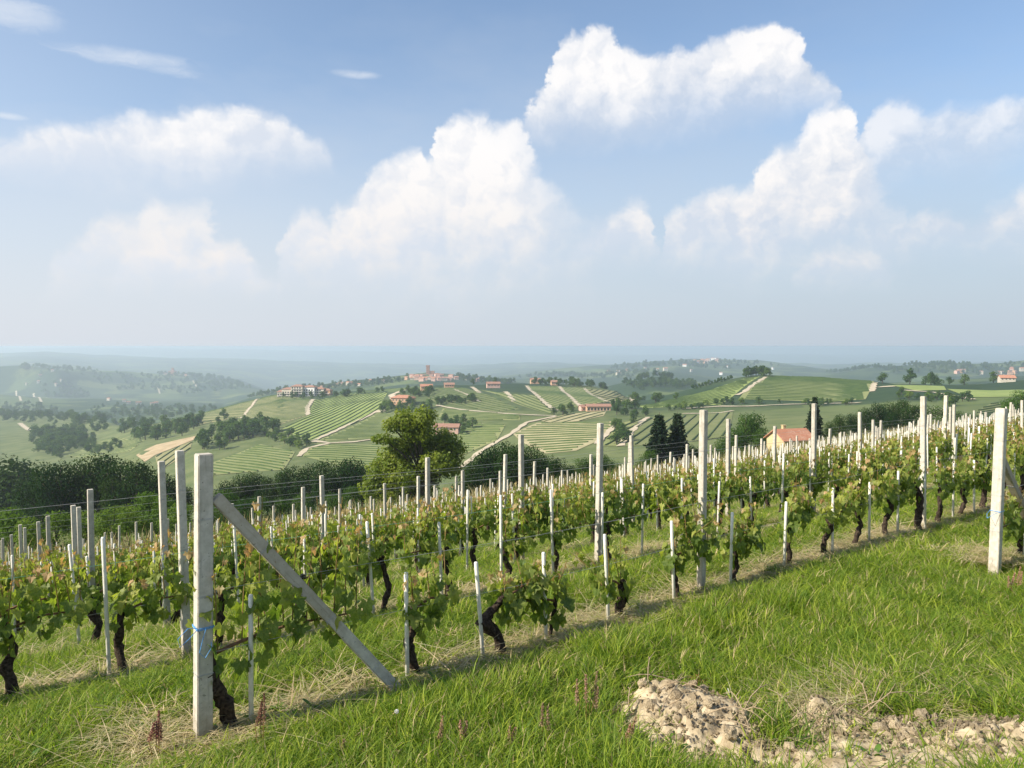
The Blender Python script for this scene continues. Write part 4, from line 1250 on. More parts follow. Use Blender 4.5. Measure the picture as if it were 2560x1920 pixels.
vine_plot([(1542, 1062), (1615, 1044), (1551, 1116), (1504, 1116)], ((1525, 1095), (1590, 1062)), 'green', 'steep vineyard strip between two pale tracks', 4.5)
vine_plot([(1580, 1080), (1622, 1046), (1833, 1030), (1822, 1092), (1722, 1105), (1560, 1118)], ((1700, 1095), (1760, 1040)), 'dark', 'vineyard slope behind the pair of spruces', 5)
vine_plot([(1592, 1015), (1675, 1000), (1770, 978), (1865, 946), (1900, 942), (1836, 989), (1801, 1013), (1611, 1021)], ((1640, 1010), (1880, 955)), 'lush', 'light green vineyard on the left flank of the right hill', 4.8, 'l')
vine_plot([(1858, 984), (1919, 942), (2037, 943), (2186, 951), (2176, 977), (2164, 999), (2081, 1005), (1964, 1002), (1845, 1000)], ((1880, 975), (2170, 975)), 'green', 'broad vineyard face of the right hill with level rows', 6.0, 'g', 2.4, 3.2)
vine_plot([(2445, 1026), (2477, 1010), (2640, 1004), (2640, 1046), (2445, 1050)], ((2450, 1035), (2550, 1018)), 'dark', 'vineyard slope beyond the right end of the near rows', 4.5)
def field(pts, fm, dmin=250, dmax=1400):
    o = add('field_ground', sheet(poly_world(pts, dmin, dmax), .3, FM[fm], 'field_ground')); o['kind'] = 'structure'
field([(340, 1139), (390, 1113), (492, 1090), (483, 1101), (387, 1139), (362, 1156)], 'tan')
field([(2366, 973), (2545, 975), (2640, 978), (2640, 994), (2430, 994)], 'lush')
field([(2210, 966), (2360, 966), (2366, 976), (2290, 978)], 'lush')
M['track'] = field_mat('track_dust', (.42, .35, .245), (.56, .48, .35), .3)
def track(pts, wd, dmin=250, dmax=1400, lift=.5):
    wd *= .78
    W_ = [np.array(cast(x, y, dmin, dmax)[:2]) for x, y in pts]
    P = [W_[0]]
    for a, b_ in zip(W_[:-1], W_[1:]):
        k = max(1, int(np.linalg.norm(b_ - a) / 6))
        P += [a + (b_ - a) * q / k for q in range(1, k + 1)]
    V, F = [], []
    for i, p in enumerate(P):
        d_ = P[min(i + 1, len(P) - 1)] - P[max(0, i - 1)]; d_ /= np.linalg.norm(d_) + 1e-9
        nn = np.array([-d_[1], d_[0]]) * wd / 2 * (1 + .3 * math.sin(i * 1.7))
        for q in (p - nn, p, p + nn): V.append((q[0], q[1], hz(*q) + lift))
    for i in range(len(P) - 1):
        F += [(3 * i, 3 * i + 1, 3 * i + 4, 3 * i + 3), (3 * i + 1, 3 * i + 2, 3 * i + 5, 3 * i + 4)]
    o = add('dirt_track', mesh_from('dirt_track', V, F, [M['track']])); o['kind'] = 'structure'
for pts, wd in [
    ([(647, 996), (625, 1020), (604, 1046)], 4.5), ([(783, 999), (768, 1019), (770, 1039)], 6), ([(495, 1032), (448, 1055)], 5), ([(947, 1027), (864, 1066), (785, 1103)], 5),
    ([(781, 1104), (824, 1109), (886, 1106), (937, 1099)], 5), ([(821, 1110), (767, 1122), (747, 1142)], 5), ([(1004, 979), (979, 988), (985, 999)], 9), ([(1022, 975), (1000, 978), (972, 990)], 5),
    ([(1091, 1014), (1161, 1026), (1279, 1036), (1390, 1041)], 4.5), ([(1390, 1042), (1317, 1057), (1279, 1085), (1200, 1130), (1150, 1172)], 5), ([(1317, 965), (1339, 986), (1390, 1028)], 6),
    ([(1398, 967), (1425, 992), (1453, 1018)], 6), ([(1460, 971), (1517, 1005)], 5), ([(1263, 980), (1285, 1005)], 6), ([(1180, 968), (1199, 983)], 6), ([(1134, 973), (1199, 1006)], 4),
    ([(1706, 1023), (1801, 1017), (1900, 1016), (1975, 1012), (2080, 1010), (2150, 1008)], 5), ([(1706, 1035), (1801, 1033), (1833, 1028)], 4), ([(1917, 943), (1860, 981), (1842, 989)], 5),
    ([(2199, 968), (2240, 967)], 7), ([(2249, 976), (2335, 982), (2398, 992), (2430, 1000)], 6), ([(2186, 958), (2180, 980)], 6), ([(1577, 990), (1583, 1010)], 6),
    ([(1539, 1063), (1491, 1111)], 5), ([(1618, 1044), (1580, 1079), (1551, 1117)], 5), ([(947, 1032), (960, 1026)], 8)]:
    track(pts, wd)
# faint tracks on the far left slopes
for pts in ([(40, 978), (52, 1003)], [(84, 985), (105, 1006)], [(392, 960), (400, 985)], [(482, 952), (492, 968)], [(50, 1060), (75, 1078)]):
    track(pts, 9, 1500 if pts[0][1] < 1040 else 1000, 4600, 1.5)

# trees of the hill woods: each its own object, the biggest 200; the rest as one mass
def pick_in(pts, n, seed, dmin=250, dmax=1400):
    P = poly_world(pts, dmin, dmax); A = np.array(P); lo, hi = A.min(0), A.max(0)
    r_ = np.random.default_rng(seed); out_ = []
    while len(out_) < n:
        q = lo + (hi - lo) * r_.random(2)
        if inside(P, q[0], q[1]): out_.append((float(q[0]), float(q[1])))
    return out_
MID = []
def wood(pts, n, h, kinds, label, group, seed, dmin=250, dmax=1400, wid=1.0):
    r_ = random.Random(seed)
    for (X, Y) in pick_in(pts, n, seed, dmin, dmax):
        kd = r_.choice(kinds); nv = {'small': 4, 'smallg': 3, 'smalll': 2}[kd]
        MID.append((X, Y, KIT[kd, r_.randrange(nv)], h * (.65 + .6 * r_.random()), wid * (.85 + .4 * r_.random()), label, group))
wood([(300, 1063), (383, 1065), (452, 1061), (550, 1052), (553, 1066), (492, 1085), (372, 1104), (300, 1092)], 46, 12, ['small', 'small', 'smallg'], 'small dark tree in the wood band left of the end post', 'trees of the valley wood', 1)
wood([(477, 1116), (524, 1080), (600, 1073), (683, 1068), (698, 1077), (662, 1091), (625, 1106), (553, 1128), (481, 1130)], 40, 12, ['small', 'small', 'smallg'], 'small dark tree in the copse above the leaf-shaped vineyard', 'trees of the copse', 2)
wood([(654, 1091), (716, 1083), (777, 1104), (777, 1117), (748, 1128), (698, 1113)], 20, 6, ['small', 'smallg', 'smalll'], 'shrub at the corner of the two pale tracks', 'shrubs at the track corner', 3)
wood([(950, 1026), (971, 1010), (1036, 1012), (1080, 1017), (1080, 1034), (950, 1037)], 22, 8, ['small', 'smallg', 'smalll'], 'tree in the garden below the orange farmhouse', 'farm garden trees', 4)
wood([(993, 988), (1025, 979), (1093, 982), (1080, 996), (1039, 994)], 14, 8, ['small', 'small', 'smallg'], 'tree on the slope below the ridge house', 'ridge slope trees', 5)
wood([(1096, 1003), (1188, 995), (1196, 1006), (1134, 1015), (1093, 1013)], 20, 7, ['small', 'smallg'], 'small tree of the hedge across the dark vineyard slope', 'hedge trees', 6)
wood([(1396, 960), (1500, 966), (1582, 986), (1575, 994), (1480, 971), (1396, 965)], 30, 10, ['small', 'small', 'smallg'], 'dark tree of the long row along the middle ridge', 'ridge row trees', 7)
wood([(1580, 985), (1650, 1002), (1640, 1012), (1585, 1012)], 16, 9, ['small', 'smallg'], 'tree in the saddle between the two hills', 'saddle trees', 8)
wood([(1529, 1012), (1621, 1027), (1618, 1043), (1532, 1041)], 16, 7, ['smallg', 'smalll', 'small'], 'shrub right of the long farmhouse', 'farmhouse shrubs', 9)
wood([(1650, 1026), (1850, 1004), (2140, 1006), (2140, 1012), (1850, 1012), (1650, 1034)], 34, 5, ['smallg', 'smalll', 'small'], 'bush of the hedge below the right hill', 'hedge below the right hill', 10)
wood([(2195, 956), (2240, 952), (2303, 953), (2398, 956), (2500, 954), (2500, 961), (2335, 962), (2202, 963)], 30, 9, ['small', 'smallg', 'smallg'], 'tree of the row along the right ridge', 'right ridge trees', 11)
wood([(2240, 985), (2420, 1002), (2440, 1020), (2250, 1010)], 16, 6, ['smallg', 'smalll', 'small'], 'bush below the curved pale road at the right', 'bushes by the right road', 12)
wood([(1860, 943), (1923, 942), (1920, 945), (1862, 947)], 2, 9, ['small'], 'dark tree of the clump crowning the right hill', 'hilltop clump trees', 13)
wood([(1100, 1052), (1160, 1050), (1190, 1070), (1150, 1092)], 12, 7, ['small', 'smallg'], 'tree beside the red farmhouse', 'red farmhouse trees', 14)
wood([(1378, 1034), (1440, 1024), (1450, 1032), (1390, 1042)], 8, 7, ['small'], 'dark round tree left of the long farmhouse', 'long farmhouse trees', 15)
wood([(700, 990), (830, 992), (960, 978), (960, 983), (830, 997), (715, 998)], 24, 8, ['small', 'small', 'smallg'], 'dark garden tree round the hotel', 'hotel garden trees', 16)
wood([(1560, 1050), (1600, 1060), (1580, 1120), (1470, 1140)], 8, 7, ['smallg', 'small'], 'shrub at the foot of the pale tracks', 'shrubs by the pale tracks', 17)
wood([(1330, 958), (1395, 960), (1395, 966), (1330, 964)], 10, 9, ['small'], 'tree around the red house on the middle ridge', 'ridge house trees', 18)
for k in range(10):
    t_, _ = ray(1863 + 6.4 * k + 2 * random.random(), 940); Y_ = 762 + 8 * random.random()
    MID.append((t_ * Y_, Y_, KIT['small', k % 4], 7.5 + 3 * random.random(), 1.05, 'dark tree of the clump crowning the right hill', 'hilltop clump trees'))
for k in range(13):                                            # little trees silhouetted down the flank of the right hill
    x = 1736 + 8.0 * k; y = 974 - 1.98 * k
    X, Y, Z = cast(x, y, 600, 1000)
    MID.append((X, Y + 6, KIT['small', k % 4], 4 + 2 * random.random(), 1, 'small tree of the line down the left flank of the right hill', 'line of trees on the right hill'))
for (x, y, h, kd) in ((1238, 955, 10, 'small'), (1182, 960, 9, 'small'), (560, 1050, 13, 'small'), (1690, 1000, 7, 'smallg'), (640, 1066, 9, 'small'), (680, 1066, 8, 'small'), (2275, 940, 14, 'small'), (2330, 945, 11, 'small')):
    X, Y, Z = cast(x, y, 500, 1400)
    MID.append((X, Y, KIT[kd, 1], h, .9, {1238: 'single dark tree right of the pink two-storey ridge house', 1182: 'single dark tree left of the pink two-storey ridge house', 560: 'tallest dark tree at the right end of the valley wood', 1690: 'small round tree on the track below the right hill', 640: 'first of two round trees on the meadow below the hotel', 680: 'second of two round trees on the meadow below the hotel', 2275: 'tall single tree rising from the right ridge', 2330: 'second tall tree rising from the right ridge'}[x], 'single hill trees'))
MID.sort(key=lambda q: q[1] / q[3])
for q in MID[:290]:
    plant_tree(q[0], q[1], q[2], q[3], q[4], q[5], q[6], 'tree')
def mass(name, items, label):
    kit = []; P_, R_, S_, I_ = [], [], [], []
    for X, Y, kt, h, wd in items:
        if kt[0] not in kit: kit.append(kt[0])
        P_.append((X, Y, hz(X, Y))); R_.append((0, 0, 6.28 * random.random())); S_.append((h * wd, h * wd, h)); I_.append(kit.index(kt[0]))
    instancer(name, P_, R_, S_, I_, kit, label, 'wood')
mass('hill_wood', [q[:5] for q in MID[290:]], 'remaining far-off trees of the hedges and copses on the middle hills')
# woods of the far slopes read as one mass
LM = []
def far_wood(pts, n, h, seed, dmin, dmax):
    r_ = random.Random(seed)
    for (X, Y) in pick_in(pts, n, seed, dmin, dmax):
        LM.append((X, Y, KIT[r_.choice(['small', 'small', 'smallg']), r_.randrange(3)], h * (.7 + .6 * r_.random()), 1.1))
far_wood([(0, 1008), (61, 1012), (134, 1016), (203, 1048), (293, 1078), (244, 1086), (122, 1060), (-60, 1050)], 250, 12, 1, 1000, 2600)
far_wood([(77, 1082), (183, 1082), (228, 1100), (171, 1125), (114, 1125)], 90, 12, 2, 600, 1400)
far_wood([(203, 1020), (440, 1018), (560, 1022), (500, 1034), (390, 1055), (300, 1062), (250, 1056)], 130, 12, 3, 1200, 3000)
far_wood([(0, 930), (150, 922), (330, 940), (560, 946), (640, 975), (500, 985), (250, 972), (100, 940)], 280, 20, 4, 2600, 5200)
far_wood([(60, 1103), (130, 1088), (240, 1100), (330, 1128), (200, 1150), (60, 1140)], 60, 9, 13, 500, 1200)
far_wood([(100, 965), (190, 972), (250, 990), (180, 995), (90, 985)], 70, 16, 5, 1800, 3600)
far_wood([(620, 985), (760, 970), (960, 952), (1020, 944), (1000, 958), (800, 975), (660, 992)], 150, 11, 6, 1600, 2600)
far_wood([(1140, 942), (1200, 950), (1290, 957), (1280, 962), (1150, 952)], 60, 13, 7, 1500, 2600)
far_wood([(1540, 962), (1640, 955), (1740, 962), (1720, 974), (1600, 978)], 70, 11, 8, 1300, 1900)
far_wood([(1590, 942), (1690, 942), (1680, 947), (1600, 948)], 26, 12, 9, 1300, 1900)
far_wood([(1500, 918), (1720, 904), (1880, 908), (1960, 918), (1800, 925), (1560, 928)], 140, 22, 10, 3500, 6000)
far_wood([(2060, 925), (2240, 917), (2360, 908), (2560, 908), (2640, 915), (2640, 935), (2240, 936), (2080, 933)], 260, 15, 11, 2200, 3800)
far_wood([(1280, 945), (1400, 935), (1600, 930), (1700, 940), (1500, 948)], 120, 18, 12, 2800, 6000)
mass('far_woods', LM, 'hazy dark woods covering parts of the far slopes')

# ================================================================== houses
M['wall_ochre'] = simple('wall_ochre', (.52, .40, .22), (.60, .48, .28), 1.2, .9, .1, .1)
M['wall_grey'] = simple('wall_grey', (.36, .33, .28), (.48, .44, .38), 1.2, .9, .1, .1)
M['wall_orange'] = simple('wall_orange', (.52, .30, .18), (.60, .38, .24), .6, .9, .1, .1)
M['wall_pink'] = simple('wall_pink', (.55, .34, .27), (.64, .43, .35), .6, .9, .1, .1)
M['wall_cream'] = simple('wall_cream', (.50, .45, .36), (.60, .54, .44), .6, .9, .1, .1)
M['wall_white'] = simple('wall_white', (.74, .72, .68), (.84, .82, .78), .6, .9, .1, .1)
M['brick'] = simple('old_brick', (.30, .14, .09), (.42, .22, .15), .5, .9, .1, .1)
def tile_mat(name, c1, c2, c3):
    m, g, out = new_mat(name)
    P = objc(g)
    n = g.noise(P, 5, 4, .7); n2_ = g.noise(P, .8, 3, .6)
    w_ = g.node('ShaderNodeTexWave', wave_type='BANDS', bands_direction='X'); w_.inputs['Scale'].default_value = 1.6; w_.inputs['Distortion'].default_value = .4
    g.link(P, w_.inputs['Vector'])
    col = g.mix(g.ss(n2_, .35, .65), g.mix(g.ss(n, .35, .65), c1, c2), c3)
    bsdf(g, out, col, .85, .15, g.m('ADD', w_.outputs['Fac'], g.m('MULTIPLY', n, .5)), .6, .06)
    return m
M['tiles'] = tile_mat('clay_tiles', (.40, .155, .09), (.54, .33, .235), (.43, .19, .115))
M['tiles_old'] = tile_mat('old_tiles', (.30, .155, .115), (.38, .23, .17), (.34, .185, .13))
M['dark_opening'] = simple('dark_opening', (.020, .020, .022), (.035, .035, .038), 2, .35, .5, 0)
M['shutter'] = simple('shutter_wood', (.14, .09, .055), (.20, .13, .08), 5, .8, .2)
def house(name, X, Y, rz, L_, W_, H_, rise, wall, roof, label, cat='house', wins=(), chimney=True, z=None, over=.45, hip=False, group=None, sink=1.5, detail=True):
    """x = long axis, front is -y; wins: (face, u, v, w, h) with face f/l/r"""
    z = hz(X, Y) if z is None else z
    t = add(name, None, None, (X, Y, z), (0, 0, rz)); tag(t, label, cat, group)
    hx, hy = L_ / 2, W_ / 2
    b = MB()
    if hip:
        b.box((0, 0, (H_ - sink) / 2), (L_, W_, H_ + sink))
    else:
        V = [(-hx, -hy, -sink), (hx, -hy, -sink), (hx, hy, -sink), (-hx, hy, -sink), (-hx, -hy, H_), (hx, -hy, H_), (hx, hy, H_), (-hx, hy, H_), (-hx, 0, H_ + rise), (hx, 0, H_ + rise)]
        b.add(V, [(0, 1, 5, 4), (2, 3, 7, 6), (1, 2, 6, 9, 5), (3, 0, 4, 8, 7), (0, 3, 2, 1)])
    add('wall', b.mesh('wall', [M[wall]]), t)
    b = MB(); ov = over; th = .14
    k = rise / hy
    if hip:
        rx = max(.2, hx - hy)
        e0 = [(-hx - ov, -hy - ov, H_), (hx + ov, -hy - ov, H_), (hx + ov, hy + ov, H_), (-hx - ov, hy + ov, H_), (-rx, 0, H_ + rise), (rx, 0, H_ + rise)]
        V = e0 + [(q[0], q[1], q[2] + th) for q in e0]
        b.add(V, [(6, 7, 11, 10), (7, 8, 11), (8, 9, 10, 11), (9, 6, 10), (3, 2, 1, 0), (0, 1, 7, 6), (1, 2, 8, 7), (2, 3, 9, 8), (3, 0, 6, 9)])
    else:
        for sg in (-1, 1):
            y0, y1 = sg * (hy + ov), 0
            z0, z1 = H_ - ov * k + .03, H_ + rise + .03
            V = [(-hx - ov, y0, z0), (hx + ov, y0, z0), (hx + ov, y1, z1), (-hx - ov, y1, z1)]
            V += [(a, c, e + th) for a, c, e in V]
            f_ = [(4, 5, 6, 7), (3, 2, 1, 0), (0, 1, 5, 4), (1, 2, 6, 5), (2, 3, 7, 6), (3, 0, 4, 7)]
            b.add(V, f_ if sg < 0 else [tuple(reversed(q)) for q in f_])
    ro = add('roof', b.mesh('roof', [M[roof]]), t)
    if chimney:
        b = MB(); b.box((-hx * .35, hy * .15, H_ + rise * .9 + .25), (.5, .5, 1.1)); b.box((-hx * .35, hy * .15, H_ + rise * .9 + .85), (.66, .66, .1))
        add('chimney', b.mesh('chimney', [M[wall]]), ro)
    for (fc, u, v, ww, wh) in wins:
        b = MB(); c = MB()
        if fc == 'f': b.box((u, -hy - .02, v), (ww, .06, wh)); c.box((u, -hy - .045, v), (ww * .8, .04, wh * .82))
        if fc == 'l': b.box((-hx - .02, u, v), (.06, ww, wh)); c.box((-hx - .045, u, v), (.04, ww * .8, wh * .82))
        if fc == 'r': b.box((hx + .02, u, v), (.06, ww, wh)); c.box((hx + .045, u, v), (.04, ww * .8, wh * .82))
        wo = add('window', b.mesh('window', [M['shutter' if not detail else 'wall_cream']]), t)
        add('pane', c.mesh('pane', [M['dark_opening']]), wo)
    return t
def house_px(x, y, *a, dmin=400, dmax=1400, **kw):
    X, Y, Z = cast(x, y, dmin, dmax)
    return X, Y
# little house beyond the rows
HD = 125.0; t_, _ = ray(1974, 1120)
house('stone_cabin', t_ * HD, HD, R(17), 5.5, 4.6, 2.3, 1.4, 'wall_ochre', 'tiles', 'small ochre house with orange tiled roof beyond the vineyard at right', 'house',
      [('f', -.6, 1.3, .9, 1.1), ('f', 1.6, 1.0, 1.0, 2.0), ('l', .3, 1.5, .6, .8)], z=-17.25, over=.4)
X, Y = house_px(1118, 1086)
house('red_farmhouse', X, Y, R(-6), 17, 8, 5.6, 1.9, 'wall_pink', 'tiles_old', 'pinkish red farmhouse with long roof right of the walnut crown', 'house', [('f', -6 + 2.4 * k, 4.0, 1.3, 1.7) for k in range(6)] + [('f', -5 + 3.4 * k, 1.2, 1.6, 2.0) for k in range(4)], over=.7)
X, Y = house_px(1495, 1027)
house('long_farmhouse', X, Y, R(2), 19, 8, 3.9, 1.6, 'wall_orange', 'tiles_old', 'long low farmhouse with terracotta roof in the centre', 'house', [('f', -8 + 2.6 * k, 1.7, 1.9, 2.6) for k in range(7)], over=.8)
X, Y = house_px(1461, 1026)
house('farm_annex', X, Y - 2, R(14), 8, 7, 3.2, 1.5, 'wall_pink', 'tiles_old', 'small pink annex at the left end of the long farmhouse', 'house', [('f', -2, 1.5, 1.2, 1.6), ('f', 1.5, 1.5, 1.2, 1.6)], over=.5)
X, Y = house_px(1008, 1010)
house('orange_farmhouse', X, Y, R(-12), 21, 11, 6.0, 2.6, 'wall_orange', 'tiles', 'large orange farmhouse with hipped roof by the road bend', 'house', [('f', -8 + 3.2 * k, 4.2, 1.3, 1.7) for k in range(6)] + [('f', -6.5 + 4 * k, 1.4, 1.4, 2.0) for k in range(4)], hip=True, over=.8)
X, Y = house_px(1066, 977)
house('ridge_house', X, Y, R(10), 13, 9, 5.4, 2.2, 'wall_orange', 'tiles', 'orange house with broad roof above the road bend', 'house', [('f', -4 + 2.7 * k, 3.4, 1.2, 1.6) for k in range(4)], over=.8)
for (x, y, L_, H_, wl, lab) in ((1123, 969, 12, 4, 'wall_orange', 'low orange ridge house with trees either side'), (1233, 970, 16, 5.5, 'wall_pink', 'pink two-storey house on the middle ridge'),
                                (1338, 957, 13, 6, 'wall_orange', 'red-roofed house among trees where the pale track starts'), (1385, 963, 8, 4.5, 'wall_orange', 'small red-roofed house in the ridge tree row')):
    X, Y = house_px(x, y, dmin=700)
    house('ridge_house', X, Y, R(8), L_, 8, H_, 2, wl, 'tiles_old', lab, 'house', [('f', -L_ * .35 + L_ * .23 * k, H_ * .6, 1.2, 1.5) for k in range(4)], over=.7)
X, Y = house_px(2516, 955)
house('white_farmhouse', X, Y, R(-14), 12, 8, 4.0, 2.2, 'wall_cream', 'tiles', 'white house with red roof on the right ridge', 'house', [('f', -4.5 + 3 * k, 2.8, 1.2, 1.5) for k in range(4)] + [('r', 0, 3, 1.5, 1.8)], over=.7)
# hotel: several stepped wings with windows and balconies
HX, HYY, _ = cast(760, 990, 800, 1200)
hotel = add('hotel', None, None, (HX, HYY, hz(HX, HYY)), (0, 0, R(-6))); tag(hotel, 'large pale hotel complex with brown roofs on the left hilltop', 'hotel')
for (u, v, L_, W_, H_, wl) in ((-20, 2, 16, 11, 8.5, 'wall_cream'), (-6, -3, 15, 12, 12.5, 'wall_cream'), (8, 1, 15, 12, 11.5, 'wall_white'), (20, 4, 13, 11, 9, 'wall_cream'), (29, 6, 10, 10, 7, 'wall_orange'), (-31, 5, 10, 9, 5, 'wall_grey')):
    b = MB(); b.box((u, v, H_ / 2 - 1), (L_, W_, H_ + 2))
    wg = add('wing', b.mesh('wing', [M[wl]]), hotel)
    b = MB()
    e = [(u - L_ / 2 - .6, v - W_ / 2 - .6, H_), (u + L_ / 2 + .6, v - W_ / 2 - .6, H_), (u + L_ / 2 + .6, v + W_ / 2 + .6, H_), (u - L_ / 2 - .6, v + W_ / 2 + .6, H_), (u - L_ * .2, v, H_ + 2.2), (u + L_ * .2, v, H_ + 2.2)]
    b.add(e + [(q[0], q[1], q[2] + .25) for q in e], [(6, 7, 11, 10), (7, 8, 11), (8, 9, 10, 11), (9, 6, 10), (3, 2, 1, 0), (0, 1, 7, 6), (1, 2, 8, 7), (2, 3, 9, 8), (3, 0, 6, 9)])
    add('roof', b.mesh('roof', [M['tiles_old']]), hotel)
    for fl in range(int(H_ // 3)):
        for k in range(int(L_ // 3.4)):
            b = MB(); b.box((u - L_ / 2 + 1.9 + 3.3 * k, v - W_ / 2 - .03, 1.7 + 3.0 * fl), (1.9, .1, 1.9))
            add('window', b.mesh('window', [M['dark_opening']]), wg)
        b = MB(); b.box((u, v - W_ / 2 - .7, .45 + 3.0 * fl), (L_ * .9, 1.3, .25)); add('balcony', b.mesh('balcony', [M['wall_white']]), wg)
# village with its brick tower
TX, TY, _ = cast(1070, 936, 1900, 2500)
tw = add('brick_tower', None, None, (TX, TY, hz(TX, TY))); tag(tw, 'tall brick castle tower above the hill village', 'tower')
b = MB(); b.box((0, 0, 10), (9, 9, 24)); add('shaft', b.mesh('shaft', [M['brick']]), tw)
b = MB(); b.box((0, 0, 23.2), (10.6, 10.6, 2.4))
for k in range(4):
    for s_ in (-1, 1):
        b.box((-4 + 2.67 * k, s_ * 4.9, 25.2), (1.3, .8, 1.6)); b.box((s_ * 4.9, -4 + 2.67 * k + .01, 25.2), (.8, 1.3, 1.6))
add('battlement', b.mesh('battlement', [M['brick']]), tw)
for k in range(3):
    b = MB(); b.box((0, -4.55, 6 + 6 * k), (1.4, .2, 2.4)); add('window', b.mesh('window', [M['dark_opening']]), tw)
b = MB(); b.box((11, 2, 4), (14, 10, 12)); add('keep', b.mesh('keep', [M['brick']]), tw)
rv = random.Random(8)
def scatter_houses(poly, n, seed, dmin, dmax, label, group, size, walls, roofs=('tiles_old', 'tiles_old', 'tiles')):
    for (X, Y) in pick_in(poly, n, seed, dmin, dmax):
        L_ = size * .78 * (.7 + .6 * rv.random()); H_ = size * (.42 + .25 * rv.random())
        house('village_house', X, Y, R(70 * (rv.random() - .5)), L_, L_ * .7, H_, L_ * .17, rv.choice(walls), rv.choice(roofs), label, 'house',
              [('f', -L_ * .25, H_ * .6, L_ * .1, H_ * .2), ('f', L_ * .2, H_ * .6, L_ * .1, H_ * .2)], chimney=False, group=group, over=.6, sink=4)
scatter_houses([(1010, 947), (1060, 941), (1150, 945), (1145, 950), (1090, 958), (1030, 954)], 44, 1, 1700, 2400, 'small tile-roofed house huddled below the brick tower', 'houses of the tower village', 13, ('wall_cream', 'wall_orange', 'wall_pink', 'wall_pink'))
scatter_houses([(690, 975), (830, 962), (960, 952), (960, 960), (800, 972), (700, 982)], 16, 2, 1700, 2400, 'far farmhouse in the trees left of the tower village', 'farmhouses left of the village', 11, ('wall_cream', 'wall_grey', 'wall_pink'))
scatter_houses([(1170, 945), (1210, 950), (1200, 956), (1160, 950)], 5, 3, 1500, 2400, 'far house right of the tower village', 'houses right of the village', 12, ('wall_cream', 'wall_pink'))
scatter_houses([(1735, 905), (1790, 900), (1800, 905), (1740, 912)], 18, 4, 3800, 5600, 'tiny house of the hazy hilltop village at right', 'houses of the hazy village', 24, ('wall_cream', 'wall_orange', 'wall_white'))
scatter_houses([(1500, 930), (1720, 915), (1950, 920), (1930, 930), (1700, 942), (1520, 945)], 14, 5, 2500, 5500, 'tiny far farmhouse below the hazy hilltop village', 'farmhouses on the hazy hill', 20, ('wall_white', 'wall_cream', 'wall_orange'))
scatter_houses([(2370, 930), (2420, 926), (2560, 920), (2560, 934), (2400, 938)], 12, 6, 2000, 3400, 'tiny far farmhouse on the right hand hills', 'farmhouses on the right hills', 17, ('wall_cream', 'wall_pink', 'wall_orange'))
scatter_houses([(10, 945), (85, 945), (190, 965), (180, 985), (90, 972), (20, 955)], 6, 7, 2000, 3600, 'tiny hazy farmhouse on the far left slope', 'farmhouses on the left slope', 14, ('wall_grey', 'wall_grey'))
scatter_houses([(200, 985), (260, 992), (420, 1010), (390, 1016), (210, 1000)], 7, 8, 1800, 3000, 'tiny hazy farm in the left valley', 'farms in the left valley', 13, ('wall_cream', 'wall_grey'))
scatter_houses([(405, 937), (470, 938), (470, 942), (405, 942)], 10, 9, 3600, 4700, 'tiny hazy house beside the far castle at left', 'houses by the far castle', 17, ('wall_orange', 'wall_cream'))
CXX, CYY, _ = cast(431, 938, 3600, 4700)
ca = add('castle', None, None, (CXX, CYY, hz(CXX, CYY))); tag(ca, 'hazy castle with square tower on the far left ridge', 'castle')
b = MB(); b.box((0, 0, 8), (36, 26, 28)); add('keep', b.mesh('keep', [M['brick']]), ca)
b = MB(); b.box((3, 0, 24), (11, 11, 34)); add('tower', b.mesh('tower', [M['brick']]), ca)
b = MB(); b.add([(-19, -14, 22), (19, -14, 22), (19, 14, 22), (-19, 14, 22), (-6, 0, 27), (2, 0, 27)], [(0, 1, 5, 4), (1, 2, 5), (2, 3, 4, 5), (3, 0, 4), (3, 2, 1, 0)]); add('roof', b.mesh('roof', [M['tiles_old']]), ca)

# ================================================================== haze: one even box of air round everything below eye level
b = MB(); b.box((0, 20500, -598.5), (210000, 62000, 1202))
hm, g, out = new_mat('haze_air')
pv = g.node('ShaderNodeVolumePrincipled')
pv.inputs['Color'].default_value = (.76, .875, 1.0, 1)
pv.inputs['Density'].default_value = HAZE_D
pv.inputs['Anisotropy'].default_value = .28
g.link(pv.outputs[0], out.inputs['Volume'])
hz_o = add('haze', b.mesh('haze', [hm])); tag(hz_o, 'pale blue summer haze lying over the valley', 'haze', None, 'stuff')

